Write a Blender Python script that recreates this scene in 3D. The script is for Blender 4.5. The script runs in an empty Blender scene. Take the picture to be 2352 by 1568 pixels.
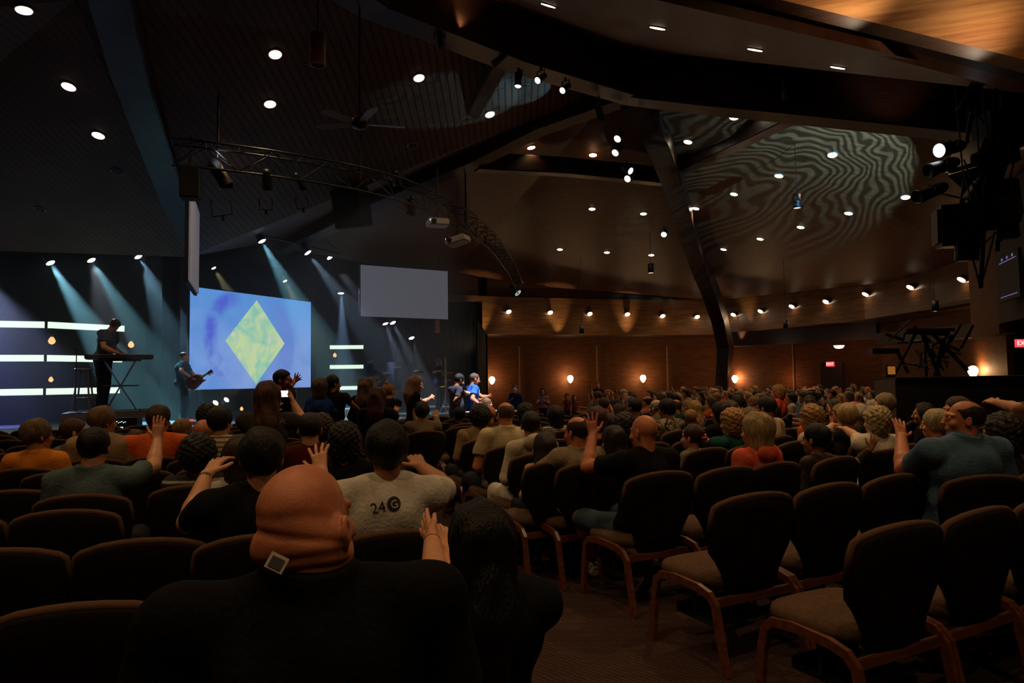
import bpy, bmesh, math, random
import numpy as np
from mathutils import Vector, Matrix
from mathutils.bvhtree import BVHTree

# ------------------------------------------------------------------ camera, world, exposure
SC = bpy.context.scene
COL = SC.collection
F = 1568.0; EYE = 1.53; HOR = 873.0
TILT = math.atan((HOR - 784) / F)
cam_d = bpy.data.cameras.new('camera'); cam = bpy.data.objects.new('camera', cam_d); COL.objects.link(cam)
cam.location = (0, 0, EYE); ROLL = -.014
cam.rotation_euler = (Matrix.Rotation(math.pi / 2 + TILT, 3, 'X') @ Matrix.Rotation(ROLL, 3, 'Z')).to_euler()
cam_d.sensor_width = 36; cam_d.lens = F / 2352 * 36; cam_d.clip_start = .05; cam_d.clip_end = 200
SC.camera = cam
SC.view_settings.view_transform = 'Standard'; SC.view_settings.look = 'None'
SC.view_settings.gamma = 1.0; SC.view_settings.use_curve_mapping = False
SC.view_settings.exposure = 0.0
w = bpy.data.worlds.new('world'); SC.world = w; w.use_nodes = True
w.node_tree.nodes['Background'].inputs[0].default_value = (.012, .008, .006, 1)
w.node_tree.nodes['Background'].inputs[1].default_value = .05
cy = SC.cycles
cy.use_denoising = True
try: cy.denoiser = 'OPENIMAGEDENOISE'
except Exception: pass
cy.max_bounces = 4; cy.diffuse_bounces = 2; cy.glossy_bounces = 2; cy.volume_bounces = 0; cy.transmission_bounces = 2
cy.transparent_max_bounces = 6; cy.use_adaptive_sampling = True; cy.adaptive_threshold = .045
cy.sample_clamp_indirect = 2.0; cy.sample_clamp_direct = 0; cy.caustics_reflective = False; cy.caustics_refractive = False
cy.use_light_tree = True

def lin(c):
    return tuple(((x / 255) / 12.92 if x / 255 <= .04045 else ((x / 255 + .055) / 1.055) ** 2.4) for x in c)

def ray(u, v):
    x0 = (u - 1176) / F; z0 = (784 - v) / F; x = x0 * math.cos(ROLL) - z0 * math.sin(ROLL); z = x0 * math.sin(ROLL) + z0 * math.cos(ROLL); c, s = math.cos(TILT), math.sin(TILT)
    return np.array([x, c - z * s, s + z * c])
ORG = np.array([0, 0, EYE])
def P(u, v, d):
    r = ray(u, v); return ORG + r / r[1] * d
def on_z(u, v, z):
    r = ray(u, v); return ORG + r * ((z - EYE) / r[2])
S0 = np.array([-6.1, 18.2])      # the point every row of chairs faces
def yaw_to(x, y, tx=None, ty=None):
    """rotation about z that turns +Y towards the stage centre"""
    tx = S0[0] if tx is None else tx; ty = S0[1] if ty is None else ty
    return math.atan2(-(tx - x), ty - y)

# ------------------------------------------------------------------ object helpers
def tag(o, label=None, cat=None, group=None, kind=None):
    if label: o['label'] = label
    if cat: o['category'] = cat
    if group: o['group'] = group
    if kind: o['kind'] = kind
    return o
def empty(name, loc=(0, 0, 0), rz=0, label=None, cat=None, group=None):
    o = bpy.data.objects.new(name, None); COL.objects.link(o); o.location = Vector(loc); o.rotation_euler = (0, 0, rz)
    o.empty_display_size = .1
    return tag(o, label, cat, group)
def mobj(name, verts, faces, mat, parent=None, smooth=False):
    me = bpy.data.meshes.new(name)
    me.from_pydata([tuple(map(float, v)) for v in verts], [], faces); me.update()
    if smooth: me.polygons.foreach_set('use_smooth', [True] * len(me.polygons))
    if mat: me.materials.append(mat)
    o = bpy.data.objects.new(name, me); COL.objects.link(o)
    if parent: o.parent = parent
    return o
class MB:
    """collects simple shapes that make up ONE mesh"""
    def __init__(s): s.v = []; s.f = []
    def add(s, vs, fs):
        n = len(s.v); s.v += [tuple(map(float, q)) for q in vs]; s.f += [tuple(i + n for i in q) for q in fs]; return s
    def box(s, c, size, R=None, bev=0):
        x, y, z = [q / 2 for q in size]
        vs = [Vector((a * x, b * y, e * z)) for a in (-1, 1) for b in (-1, 1) for e in (-1, 1)]
        if R is not None: vs = [R @ q for q in vs]
        vs = [q + Vector(c) for q in vs]
        return s.add(vs, [(0, 1, 3, 2), (4, 6, 7, 5), (0, 4, 5, 1), (2, 3, 7, 6), (0, 2, 6, 4), (1, 5, 7, 3)])
    def tube(s, pts, r, n=8, cap=True):
        pts = [Vector(p) for p in pts]; rs = r if isinstance(r, (list, tuple)) else [r] * len(pts)
        rings = []; up = Vector((0, 0, 1)); prev = None
        for i, p in enumerate(pts):
            t = (pts[min(i + 1, len(pts) - 1)] - pts[max(i - 1, 0)]).normalized()
            a = prev if prev is not None else (up if abs(t.z) < .9 else Vector((1, 0, 0)))
            b = t.cross(a).normalized(); a = b.cross(t).normalized(); prev = a
            rings.append([p + (a * math.cos(k * 2 * math.pi / n) + b * math.sin(k * 2 * math.pi / n)) * rs[i] for k in range(n)])
        vs = [q for rg in rings for q in rg]; fs = []
        for i in range(len(pts) - 1):
            for k in range(n): fs.append((i * n + k, i * n + (k + 1) % n, (i + 1) * n + (k + 1) % n, (i + 1) * n + k))
        if cap: fs += [tuple(range(n))[::-1], tuple(range((len(pts) - 1) * n, len(pts) * n))]
        return s.add(vs, fs)
    def beam(s, pts, wd, ht, up=(0, 0, 1)):
        """rectangular section swept along points; points run along the centre of the underside"""
        pts = [Vector(p) for p in pts]; vs = []; fs = []
        for i, p in enumerate(pts):
            t = (pts[min(i + 1, len(pts) - 1)] - pts[max(i - 1, 0)]).normalized()
            sd = t.cross(Vector(up)).normalized(); u = sd.cross(t).normalized()
            wi = wd[i] if isinstance(wd, (list, tuple)) else wd; hi = ht[i] if isinstance(ht, (list, tuple)) else ht
            vs += [p - sd * wi / 2, p + sd * wi / 2, p + sd * wi / 2 + u * hi, p - sd * wi / 2 + u * hi]
        for i in range(len(pts) - 1):
            for k in range(4): fs.append((i * 4 + k, i * 4 + (k + 1) % 4, (i + 1) * 4 + (k + 1) % 4, (i + 1) * 4 + k))
        n = (len(pts) - 1) * 4; fs += [(3, 2, 1, 0), (n, n + 1, n + 2, n + 3)]
        return s.add(vs, fs)
    def lathe(s, prof, c=(0, 0, 0), R=None, n=20):
        vs = []; fs = []
        for r, z in prof:
            for k in range(n):
                q = Vector((r * math.cos(2 * math.pi * k / n), r * math.sin(2 * math.pi * k / n), z))
                vs.append((R @ q if R is not None else q) + Vector(c))
        for i in range(len(prof) - 1):
            for k in range(n): fs.append((i * n + k, i * n + (k + 1) % n, (i + 1) * n + (k + 1) % n, (i + 1) * n + k))
        fs.append(tuple(range(n))[::-1]); fs.append(tuple(range((len(prof) - 1) * n, len(prof) * n)))
        return s.add(vs, fs)
    def build(s, name, mat, parent=None, smooth=False, bevel=0):
        o = mobj(name, s.v, s.f, mat, parent, smooth)
        if bevel:
            bm = bmesh.new(); bm.from_mesh(o.data)
            bmesh.ops.bevel(bm, geom=bm.edges[:], offset=bevel, segments=2, affect='EDGES', clamp_overlap=True)
            bm.to_mesh(o.data); bm.free()
        return o
def copy_tree(o, parent=None):
    c = o.copy(); COL.objects.link(c); c.parent = parent
    for ch in list(o.children): copy_tree(ch, c)
    return c
def rot_to(d, axis=(0, 0, -1)):
    return Vector(axis).rotation_difference(Vector(d).normalized()).to_matrix()

# ------------------------------------------------------------------ materials
_M = {}
def mat(name, base=(.5, .5, .5), rough=.6, metal=0, emit=None, es=0, spec=.5, bump=None, vary=None, objcol=False, sheen=0, stripes=None, blotch=None, wood=None, coat=0):
    if name in _M: return _M[name]
    m = bpy.data.materials.new(name); m.use_nodes = True; nt = m.node_tree; N = nt.nodes; L = nt.links
    b = N['Principled BSDF']
    b.inputs['Base Color'].default_value = (*base, 1); b.inputs['Roughness'].default_value = rough
    b.inputs['Metallic'].default_value = metal; b.inputs['Specular IOR Level'].default_value = spec
    if coat: b.inputs['Coat Weight'].default_value = coat; b.inputs['Coat Roughness'].default_value = .25
    if sheen: b.inputs['Sheen Weight'].default_value = sheen
    if emit: b.inputs['Emission Color'].default_value = (*emit, 1); b.inputs['Emission Strength'].default_value = es
    tc = N.new('ShaderNodeTexCoord'); src = None
    if objcol:
        oi = N.new('ShaderNodeObjectInfo'); src = oi.outputs['Color']
    def mix(fac, a, bb, mode='MIX'):
        mx = N.new('ShaderNodeMix'); mx.data_type = 'RGBA'; mx.blend_type = mode
        if isinstance(fac, float): mx.inputs[0].default_value = fac
        else: L.new(fac, mx.inputs[0])
        for k, q in ((6, a), (7, bb)):
            if isinstance(q, tuple): mx.inputs[k].default_value = (*q, 1)
            else: L.new(q, mx.inputs[k])
        return mx.outputs[2]
    def mapped(sc, rot=(0, 0, 0), co='Object'):
        mp = N.new('ShaderNodeMapping'); L.new(tc.outputs[co], mp.inputs[0]); mp.inputs['Scale'].default_value = sc; mp.inputs['Rotation'].default_value = rot
        return mp.outputs[0]
    def noise(sc, detail=4, co='Object', rot=(0, 0, 0), dist=0):
        n = N.new('ShaderNodeTexNoise'); n.inputs['Scale'].default_value = 1; n.inputs['Detail'].default_value = detail; n.inputs['Distortion'].default_value = dist
        L.new(mapped(sc if isinstance(sc, tuple) else (sc,) * 3, rot, co), n.inputs['Vector']); return n.outputs['Fac']
    def ramp(fac, a, bb):
        r = N.new('ShaderNodeMapRange'); L.new(fac, r.inputs[0]); r.inputs[1].default_value = a; r.inputs[2].default_value = bb; return r.outputs[0]
    cur = src if src is not None else tuple(base)
    if wood:   # (second colour, scale vector)
        cur = mix(ramp(noise(wood[1], 6, rot=wood[2] if len(wood) > 2 else (0, 0, 0)), .35, .7), cur, tuple(wood[0]))
    if vary:   # (amount, scale)
        f = noise(vary[1], 3); cur = mix(ramp(f, .3, .7), cur, mix(1.0, cur, (1 - vary[0],) * 3, 'MULTIPLY'))
    if stripes:  # (colour, scale vector, rotation, threshold)
        wv = N.new('ShaderNodeTexWave'); wv.wave_type = 'BANDS'; wv.bands_direction = stripes[4] if len(stripes) > 4 else 'Z'
        wv.inputs['Scale'].default_value = stripes[1]; wv.inputs['Distortion'].default_value = stripes[2]
        wv.inputs['Detail'].default_value = 1
        L.new(tc.outputs['Object'], wv.inputs['Vector'])
        cur = mix(ramp(wv.outputs['Fac'], stripes[3] - .06, stripes[3] + .06), cur, tuple(stripes[0]))
    if blotch:  # (colour, scale, threshold)
        cur = mix(ramp(noise(blotch[1], 2, dist=1.5), blotch[2] - .03, blotch[2] + .03), cur, tuple(blotch[0]))
    if isinstance(cur, tuple): pass
    else: L.new(cur, b.inputs['Base Color'])
    if bump:   # (strength, scale, distance)
        bp = N.new('ShaderNodeBump'); bp.inputs['Strength'].default_value = bump[0]; bp.inputs['Distance'].default_value = bump[2] if len(bump) > 2 else .01
        L.new(noise(bump[1], 4), bp.inputs['Height']); L.new(bp.outputs[0], b.inputs['Normal'])
    _M[name] = m; return m

def cloth(c, **k):
    key = 'cloth_%s_%s' % ('_'.join('%d' % x for x in c), '_'.join(sorted(k)))
    if k.get('blotch') or k.get('stripes'): key += '%d' % (hash(str(k)) % 9973)
    return mat(key, lin(c), .9, spec=.15, bump=(.5, 60., .01), vary=(.3, 9.), **k)
def hairmat(c, curl=False):
    return mat('hair_%d_%d_%d%s' % (*c, 'c' if curl else ''), lin(c), .55, spec=.35, wood=(tuple(x * .35 for x in lin(c)), (90., 90., 12.) if not curl else (60., 60., 60.)), bump=(.9, (140., 140., 14.) if not curl else (80., 80., 80.), .012))
SKIN = {
    'a': mat('skin_fair', lin((206, 148, 112)), .5, spec=.35, vary=(.18, 30.), bump=(.15, 220., .004)),
    'b': mat('skin_ruddy', lin((196, 122, 86)), .48, spec=.4, vary=(.22, 24.), bump=(.2, 200., .004)),
    'c': mat('skin_olive', lin((172, 118, 80)), .5, spec=.35, vary=(.18, 30.), bump=(.15, 220., .004)),
    'd': mat('skin_brown', lin((110, 70, 46)), .5, spec=.35, vary=(.18, 30.), bump=(.15, 220., .004)),
}
BLACKM = mat('black_metal', (.012, .012, .013), .45, .3)
BLACKP = mat('black_paint', (.01, .01, .011), .7)
CHROME = mat('chrome', (.6, .62, .65), .25, 1.0)
def emis(name, c, s):
    return mat(name, (0, 0, 0), 1, emit=c, es=s)

# ------------------------------------------------------------------ lights
def spot(name, loc, d, power, col, deg, blend=.4, r=.03, parent=None):
    l = bpy.data.lights.new(name, 'SPOT'); l.energy = power; l.color = col; l.spot_size = math.radians(deg); l.spot_blend = blend; l.shadow_soft_size = r
    o = bpy.data.objects.new(name, l); COL.objects.link(o); o.location = Vector(loc)
    o.rotation_mode = 'QUATERNION'; o.rotation_quaternion = Vector(d).to_track_quat('-Z', 'Y')
    return o
def point(name, loc, power, col, r=.05):
    l = bpy.data.lights.new(name, 'POINT'); l.energy = power; l.color = col; l.shadow_soft_size = r
    o = bpy.data.objects.new(name, l); COL.objects.link(o); o.location = Vector(loc); return o
WARM = (1.0, .62, .30)
# ------------------------------------------------------------------ room
CARPET = mat('carpet', lin((74, 54, 48)), .95, spec=.1, stripes=(lin((52, 38, 35)), 14., 2.5, .6, 'DIAGONAL'), wood=(lin((58, 42, 38)), (3., 26., 1.), (0, 0, .6)), bump=(.8, 90., .01))
WOODC = mat('ceiling_planks', lin((112, 74, 50)), .62, spec=.3, stripes=(lin((58, 38, 28)), 2.2, .2, .86, 'X'), vary=(.35, 1.2), bump=(.3, (20., 2., 20.), .01))
WOODR = mat('ceiling_panels', lin((112, 67, 38)), .5, spec=.4, wood=(lin((84, 46, 26)), (3., 14., 8.)), bump=(.2, (3., 20., 8.), .01))
BEAMM = mat('glulam', lin((58, 34, 22)), .42, spec=.4, wood=(lin((38, 22, 15)), (2., 2., 26.)), coat=.1)
FASC = mat('fascia_wood', lin((142, 98, 56)), .3, spec=.5, wood=(lin((104, 60, 32)), (1.2, 1.2, 16.)), coat=.25, bump=(.12, (1., 1., 22.), .01))
WALLM = mat('wall_panel', lin((104, 64, 38)), .7, spec=.2, wood=(lin((84, 50, 31)), (2., 2., 10.)))
DRAPE = mat('drape', (.006, .007, .0075), .95, stripes=((.003, .0035, .004), 9., 1., .5, 'X'))
def struct(o): o['kind'] = 'structure'; return o
def quadwall(name, pts2, z0, z1, m, thick=.15):
    """vertical wall through plan points, given real thickness away from the camera"""
    vs = []; fs = []; n = len(pts2)
    for i, (x, y) in enumerate(pts2):
        a = np.array(pts2[max(i - 1, 0)]); b = np.array(pts2[min(i + 1, n - 1)]); t = (b - a) / np.linalg.norm(b - a); nn = np.array([-t[1], t[0]])
        if nn @ np.array([x, y]) < 0: nn = -nn
        q = np.array([x, y]) + nn * thick
        vs += [(x, y, z0), (x, y, z1), (q[0], q[1], z1), (q[0], q[1], z0)]
    for i in range(n - 1):
        for k in range(4): fs.append((i * 4 + k, i * 4 + (k + 1) % 4, (i + 1) * 4 + (k + 1) % 4, (i + 1) * 4 + k))
    fs += [(0, 1, 2, 3), ((n - 1) * 4 + 3, (n - 1) * 4 + 2, (n - 1) * 4 + 1, (n - 1) * 4)]
    return struct(mobj(name, vs, fs, m))
struct(mobj('floor', [(-24, -6, -.1), (26, -6, -.1), (26, 42, -.1), (-24, 42, -.1), (-24, -6, 0), (26, -6, 0), (26, 42, 0), (-24, 42, 0)],
            [(4, 5, 6, 7), (0, 3, 2, 1), (0, 1, 5, 4), (1, 2, 6, 5), (2, 3, 7, 6), (3, 0, 4, 7)], CARPET))

K = P(1430, 190, 15.0)
A1 = P(170, 0, 9.5); A2 = P(430, 590, 17.5); C2 = P(600, 560, 21.5); D2 = P(1640, 690, 32.5); Q2 = P(2300, 620, 20.0); B2 = P(2420, 300, 14.0)
L0 = P(740, -60, 10.0)
CE = []   # ceiling panels (triangles), each a separate structure mesh
def ceil(name, tris, m, th=.12):
    vs = []; fs = []
    for t in tris:
        n = len(vs); vs += [tuple(q) for q in t] + [(q[0], q[1], q[2] + th) for q in t]
        fs += [(n, n + 2, n + 1), (n + 3, n + 4, n + 5), (n, n + 1, n + 4, n + 3), (n + 1, n + 2, n + 5, n + 4), (n + 2, n, n + 3, n + 5)]
        CE.append([tuple(q) for q in t])
    return struct(mobj(name, vs, fs, m))
A1x = A1 + (A1 - A2) * .9; L0x = L0 + (L0 - K) * 1.6
FL1 = P(-900, 100, 9.0); FL2 = P(-500, 560, 17.0)
ceil('ceiling', [(K, L0, A1), (K, A1, A2), (K, A2, C2), (L0, L0x, A1x), (L0, A1x, A1)], WOODC)
ceil('ceiling', [(A1, FL1, FL2), (A1, FL2, A2), (A1x, FL1, A1)], WOODC)
M3 = P(1030, 640, 31.0)
ceil('ceiling', [(K, C2, M3), (K, M3, D2)], WOODR)
ceil('ceiling', [(K, D2, Q2), (K, Q2, B2)], WOODR)
R5a = P(1250, -60, 6.0); R5b = P(2500, 230, 8.2); R5k = K + np.array([0, -.6, .5]); R5e = B2 + np.array([1.0, -.6, .5])
ceil('ceiling', [(R5k, R5e, R5b), (R5k, R5b, R5a), (R5k, R5a, L0x)], WOODR)
NB = [P(1250, -75, 8.6) + np.array([0, -.1, 2.1]), P(2700, 280, 6.6) + np.array([0, -.1, 2.1]), np.array([10, -6, 7.5]), np.array([-9, -6, 7.5])]
ceil('ceiling', [(NB[0], NB[1], NB[2]), (NB[0], NB[2], NB[3])], WOODC)
ceil('ceiling', [(L0x, NB[0], NB[3]), (L0x, A1x, NB[3]), (A1x, FL1, NB[3])], WOODC)
CB = BVHTree.FromPolygons([Vector(q) for t in CE for q in t], [(3 * i, 3 * i + 1, 3 * i + 2) for i in range(len(CE))])
def ceil_hit(u, v, maxd=60):
    r = Vector(ray(u, v)).normalized(); loc, nor, i, d = CB.ray_cast(Vector(ORG), r, maxd)
    if loc is None: return None, None
    if nor.z > 0: nor = -nor
    return loc, nor

# glulam beams
def beam(i, pts, wd, ht, m=BEAMM):
    o = MB().beam(pts, wd, ht).build('trim_%d' % i, m, bevel=.02); struct(o); return o
beam(1, [P(1452, 232, 14.8), P(1180, 152, 12.3), P(860, 30, 9.8), P(560, -150, 7.0)], .55, 1.15)
beam(2, [P(1400, 228, 14.9), P(1600, 252, 14.4), P(1800, 272, 14.1), P(2150, 309, 13.8), P(2420, 340, 13.5)], .55, 1.0)
beam(3, [P(1425, 240, 15.1), P(1240, 305, 15.9), P(1091, 380, 16.9), P(946, 440, 18.0), P(855, 478, 18.9), P(763, 527, 20.2), P(640, 585, 22.0)], .5, .95)
beam(4, [P(1452, 245, 15.1), P(1510, 340, 16.5), P(1545, 430, 18.8), P(1575, 530, 22.0), P(1600, 610, 25.5), P(1628, 680, 28.4), P(1648, 740, 29.5), P(1660, 800, 29.8), P(1665, 962, 29.8)], .55, [.9, .9, .9, .9, .9, .8, .7, .6, .6])
beam(5, [P(235, -60, 8.6), P(300, 190, 10.8), P(400, 470, 15.0), P(436, 566, 17.0)], .55, .9)
beam(6, [P(1150, 155, 12.6), P(1085, 270, 14.8), P(1025, 350, 16.9)], .3, .4)
beam(7, [P(1815, 282, 14.6), P(1680, 345, 16.6), P(1552, 405, 18.6)], .4, .5)
beam(8, [P(1095, 392, 17.2), P(1300, 402, 18.3), P(1530, 425, 18.8)], .35, .45)
# big fascia at upper right, close to the camera, washed by two uplights
Hf = [P(1250, -75, 8.6), P(1500, -22, 8.2), P(1900, 80, 7.6), P(2352, 196, 7.0), P(2700, 280, 6.6)]
o = MB().beam(Hf, .35, 2.2).build('trim_9', FASC); struct(o)
o = MB().beam([q + np.array([-.02, -.22, -.05]) for q in Hf], .16, .13).build('trim_10', BEAMM); struct(o)
for u, v, d in ((1912, 66, 7.6), (2188, 128, 7.2), (1500, -35, 8.2)):
    q = P(u, v, d) + np.array([0, -.75, -.05])
    spot('fascia_uplight', q, (0.05, .75, .62), 46, (1, .80, .56), 125, 1.0, .03)
# curved wood band round the far side
b_left = [(1000, 29.0), (1100, 30.2), (1200, 31.0), (1400, 32.2), (1642, 33.0)]
b_right = [(1642, 33.0), (1700, 31.8), (1760, 30.2), (1850, 28.0), (1990, 25.2), (2150, 21.5), (2360, 17.5)]
def plan(ps): return [((u - 1176) / F * d, d) for u, d in ps]
struct(quadwall('wall_band_far', plan(b_left), 3.60, 5.30, FASC, .25))
UPW = mat('upper_wall', lin((120, 88, 60)), .8)
struct(quadwall('wall_upper_far', [(x, y + .35) for x, y in plan(b_left)], 5.2, 8.0, UPW, .2)); struct(quadwall('wall_upper_far_right', [(x, y + .35) for x, y in plan(b_right)], 5.2, 8.0, UPW, .2))
struct(quadwall('wall_band_right', plan(b_right), 3.60, 5.30, FASC, .25))
# far walls under the band, with panel seams
w_left = [(1118, 33.6), (1240, 34.2), (1400, 35.0), (1560, 35.4), (1668, 35.0)]
w_right = [(1668, 34.4), (1760, 32.6), (1870, 30.6), (2026, 28.0)]
struct(quadwall('wall_far', plan(w_left), 0, 5.0, WALLM)); struct(quadwall('wall_far_right', plan(w_right), 0, 5.0, WALLM))
w_r2 = [(2026, 28.0), (2180, 24.0), (2312, 19.5)]
struct(quadwall('wall_right', plan(w_r2), 0, 5.0, WALLM))
SO = plan(b_left + b_right[1:]); nso = len(SO)
struct(mobj('ceiling', [(x, y + .02, 3.61) for x, y in SO] + [(x, y + .02, 3.70) for x, y in SO] + [(x * 1.35, y * 1.3, 3.61) for x, y in SO] + [(x * 1.35, y * 1.3, 3.70) for x, y in SO],
            [q for i in range(nso - 1) for q in ((i, i + 1, 2 * nso + i + 1, 2 * nso + i), (nso + i, 3 * nso + i, 3 * nso + i + 1, nso + i + 1), (i, nso + i, nso + i + 1, i + 1))], BEAMM))
# lower header on the right, sconce-lit wall below it
struct(quadwall('wall_header_right', plan([(1680, 31.6), (1900, 28.6), (2015, 27.0)]), 2.95, 3.62, BEAMM, .3))
struct(quadwall('wall_header_back', plan([(2015, 24.8), (2140, 22.5), (2236, 20.5)]), 2.62, 3.05, BEAMM, .3))
SEAM = mat('seam_metal', lin((150, 120, 80)), .5, .3)
for i, (u, d) in enumerate([(1192, 33.9), (1370, 34.8), (1531, 35.25), (1820, 31.45)]):
    q = plan([(u, d)])[0]; o = MB().box((q[0], q[1] - .05, 1.6), (.05, .05, 3.2)).build('trim_%d' % (20 + i), SEAM); struct(o)
# side enclosure so that the hall stays dark
struct(quadwall('wall_side_right', [(9.5, -6), (13.5, 8), (16.4, 17.5), (19.5, 19.5)], 0, 9, WALLM))
struct(quadwall('wall_side_left', [(-9.5, -6), (-14, 4), (-17.5, 13), (-17.5, 17)], 0, 9, DRAPE))
struct(mobj('wall_behind', [(-9.6, -6, 0), (9.6, -6, 0), (9.6, -6, 9), (-9.6, -6, 9), (-9.6, -6.2, 0), (9.6, -6.2, 0), (9.6, -6.2, 9), (-9.6, -6.2, 9)], [(0, 3, 2, 1), (4, 5, 6, 7), (0, 1, 5, 4), (2, 3, 7, 6), (1, 2, 6, 5), (0, 4, 7, 3)], WALLM))

# ------------------------------------------------------------------ stage
STZ = .53
STAGEM = mat('stage_floor', lin((92, 96, 100)), .34, spec=.5, vary=(.3, 1.5), bump=(.1, 20., .01))
front = [P(u, v, d) for u, v, d in [(-380, 1030, 10.2), (0, 1008, 11.6), (280, 996, 12.8), (550, 983, 14.3), (740, 976, 15.4), (900, 967, 16.6), (1010, 958, 18.4), (1085, 949, 20.6), (1112, 946, 22.0)]]
fr = [(q[0], q[1]) for q in front]
back = [(-1.35, 24.5), (-1.4, 30.3), (-5.6, 29.7), (-8.4, 29.7), (-9.8, 26), (-11.2, 21.2), (-13.5, 18.7), (-16.6, 15.4), (-15.2, 12.0)]
vs = [(x, y, STZ) for x, y in fr + back] + [(x, y, 0) for x, y in fr + back]; n = len(fr + back)
fs = [tuple(range(n))] + [tuple(range(n, 2 * n))[::-1]] + [(i, i + n, (i + 1) % n + n, (i + 1) % n) for i in range(n)]
st = empty('stage', (0, 0, 0), 0, 'wide raised stage platform with pale glossy floor and black front at the left', 'stage')
mobj('deck', vs, fs, mat('stage_black', (.012, .012, .013), .8), st)
vs2 = [(x, y, STZ + .025) for x, y in fr + back] + [(x, y, STZ + .002) for x, y in fr + back]
mobj('stage_surface', vs2, fs, STAGEM, st)
# back walls of the stage: dark drapes
BW = [(-19.5, 13.2), (-13.65, 18.9), (-11.4, 21.2), (-10.0, 26.0), (-8.6, 29.9), (-5.6, 29.9), (-1.1, 30.6), (-1.2, 33.8)]
struct(quadwall('wall_stage_back', BW, 0, 6.2, DRAPE, .2))
DR = []
def drape(name, a, b, z0, z1, label, amp=.05, m=None):
    vs = []; fs = []; n = 60; a = np.array(a); b = np.array(b); t = (b - a); nn = np.array([t[1], -t[0]]) / np.linalg.norm(t)
    for i in range(n + 1):
        q = a + t * i / n + nn * amp * math.sin(i * 1.7) ; q2 = q - nn * .03
        vs += [(q[0], q[1], z0), (q[0], q[1], z1), (q2[0], q2[1], z1), (q2[0], q2[1], z0)]
    for i in range(n):
        for k in range(4): fs.append((i * 4 + k, i * 4 + (k + 1) % 4, i * 4 + 4 + (k + 1) % 4, i * 4 + 4 + k))
    o = mobj(name, vs, fs, m or DRAPE, None, True); tag(o, label, 'curtain'); return o
drape('stage_curtain', (-9.75, 19.0), (-9.25, 18.9), STZ + .03, 5.3, 'narrow black curtain hanging between the bright bars and the projection screen')
drape('stage_curtain', (-5.4, 29.3), (-1.25, 29.0), STZ + .03, 4.9, 'wide black curtain behind the guitarist and drum shield at the stage end')
drape('stage_curtain', (-1.2, 23.5), (-1.15, 29.0), 0, 3.6, 'dark side curtain where the stage meets the wooden wall', .04)

# LED bars
BAR = emis('led_bar', (.80, 1.0, .82), 1.15); BARF = BLACKP
def led_bar(a, b, z, label, h=.17):
    a = np.array(a); b = np.array(b); c = (a + b) / 2; L = np.linalg.norm(b - a)
    r = empty('light_bar', (c[0], c[1], z), math.atan2(b[1] - a[1], b[0] - a[0]), label, 'light bar', 'glowing white bars on the stage back wall')
    MB().box((0, 0, 0), (L, .03, h)).build('light_panel', BAR, r)
    MB().box((0, .06, 0), (L + .02, .08, h + .03)).build('housing', BLACKP, r)
def px_line(u, d): return np.array([(u - 1176) / F * d, d])
names = ['top', 'middle', 'bottom']
for k, z in enumerate((3.20, 2.30, 1.40)):
    led_bar(px_line(-160, 17.4), px_line(99, 18.35), z, 'glowing white bar at the frame edge, %s of the three left of the keyboard player' % names[k])
    led_bar(px_line(107, 18.4), px_line(283 - 4 * k, 20.0), z - .0, 'glowing white bar behind the keyboard player, %s of three' % names[k])
    led_bar(px_line(757, 29.0), px_line(834, 29.2), z - .10 - .06 * (k == 0), 'short glowing white bar right of the projection screen, %s of three' % names[k], .16)
LB = bpy.data.lights.new('bar_glow', 'AREA')

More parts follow.
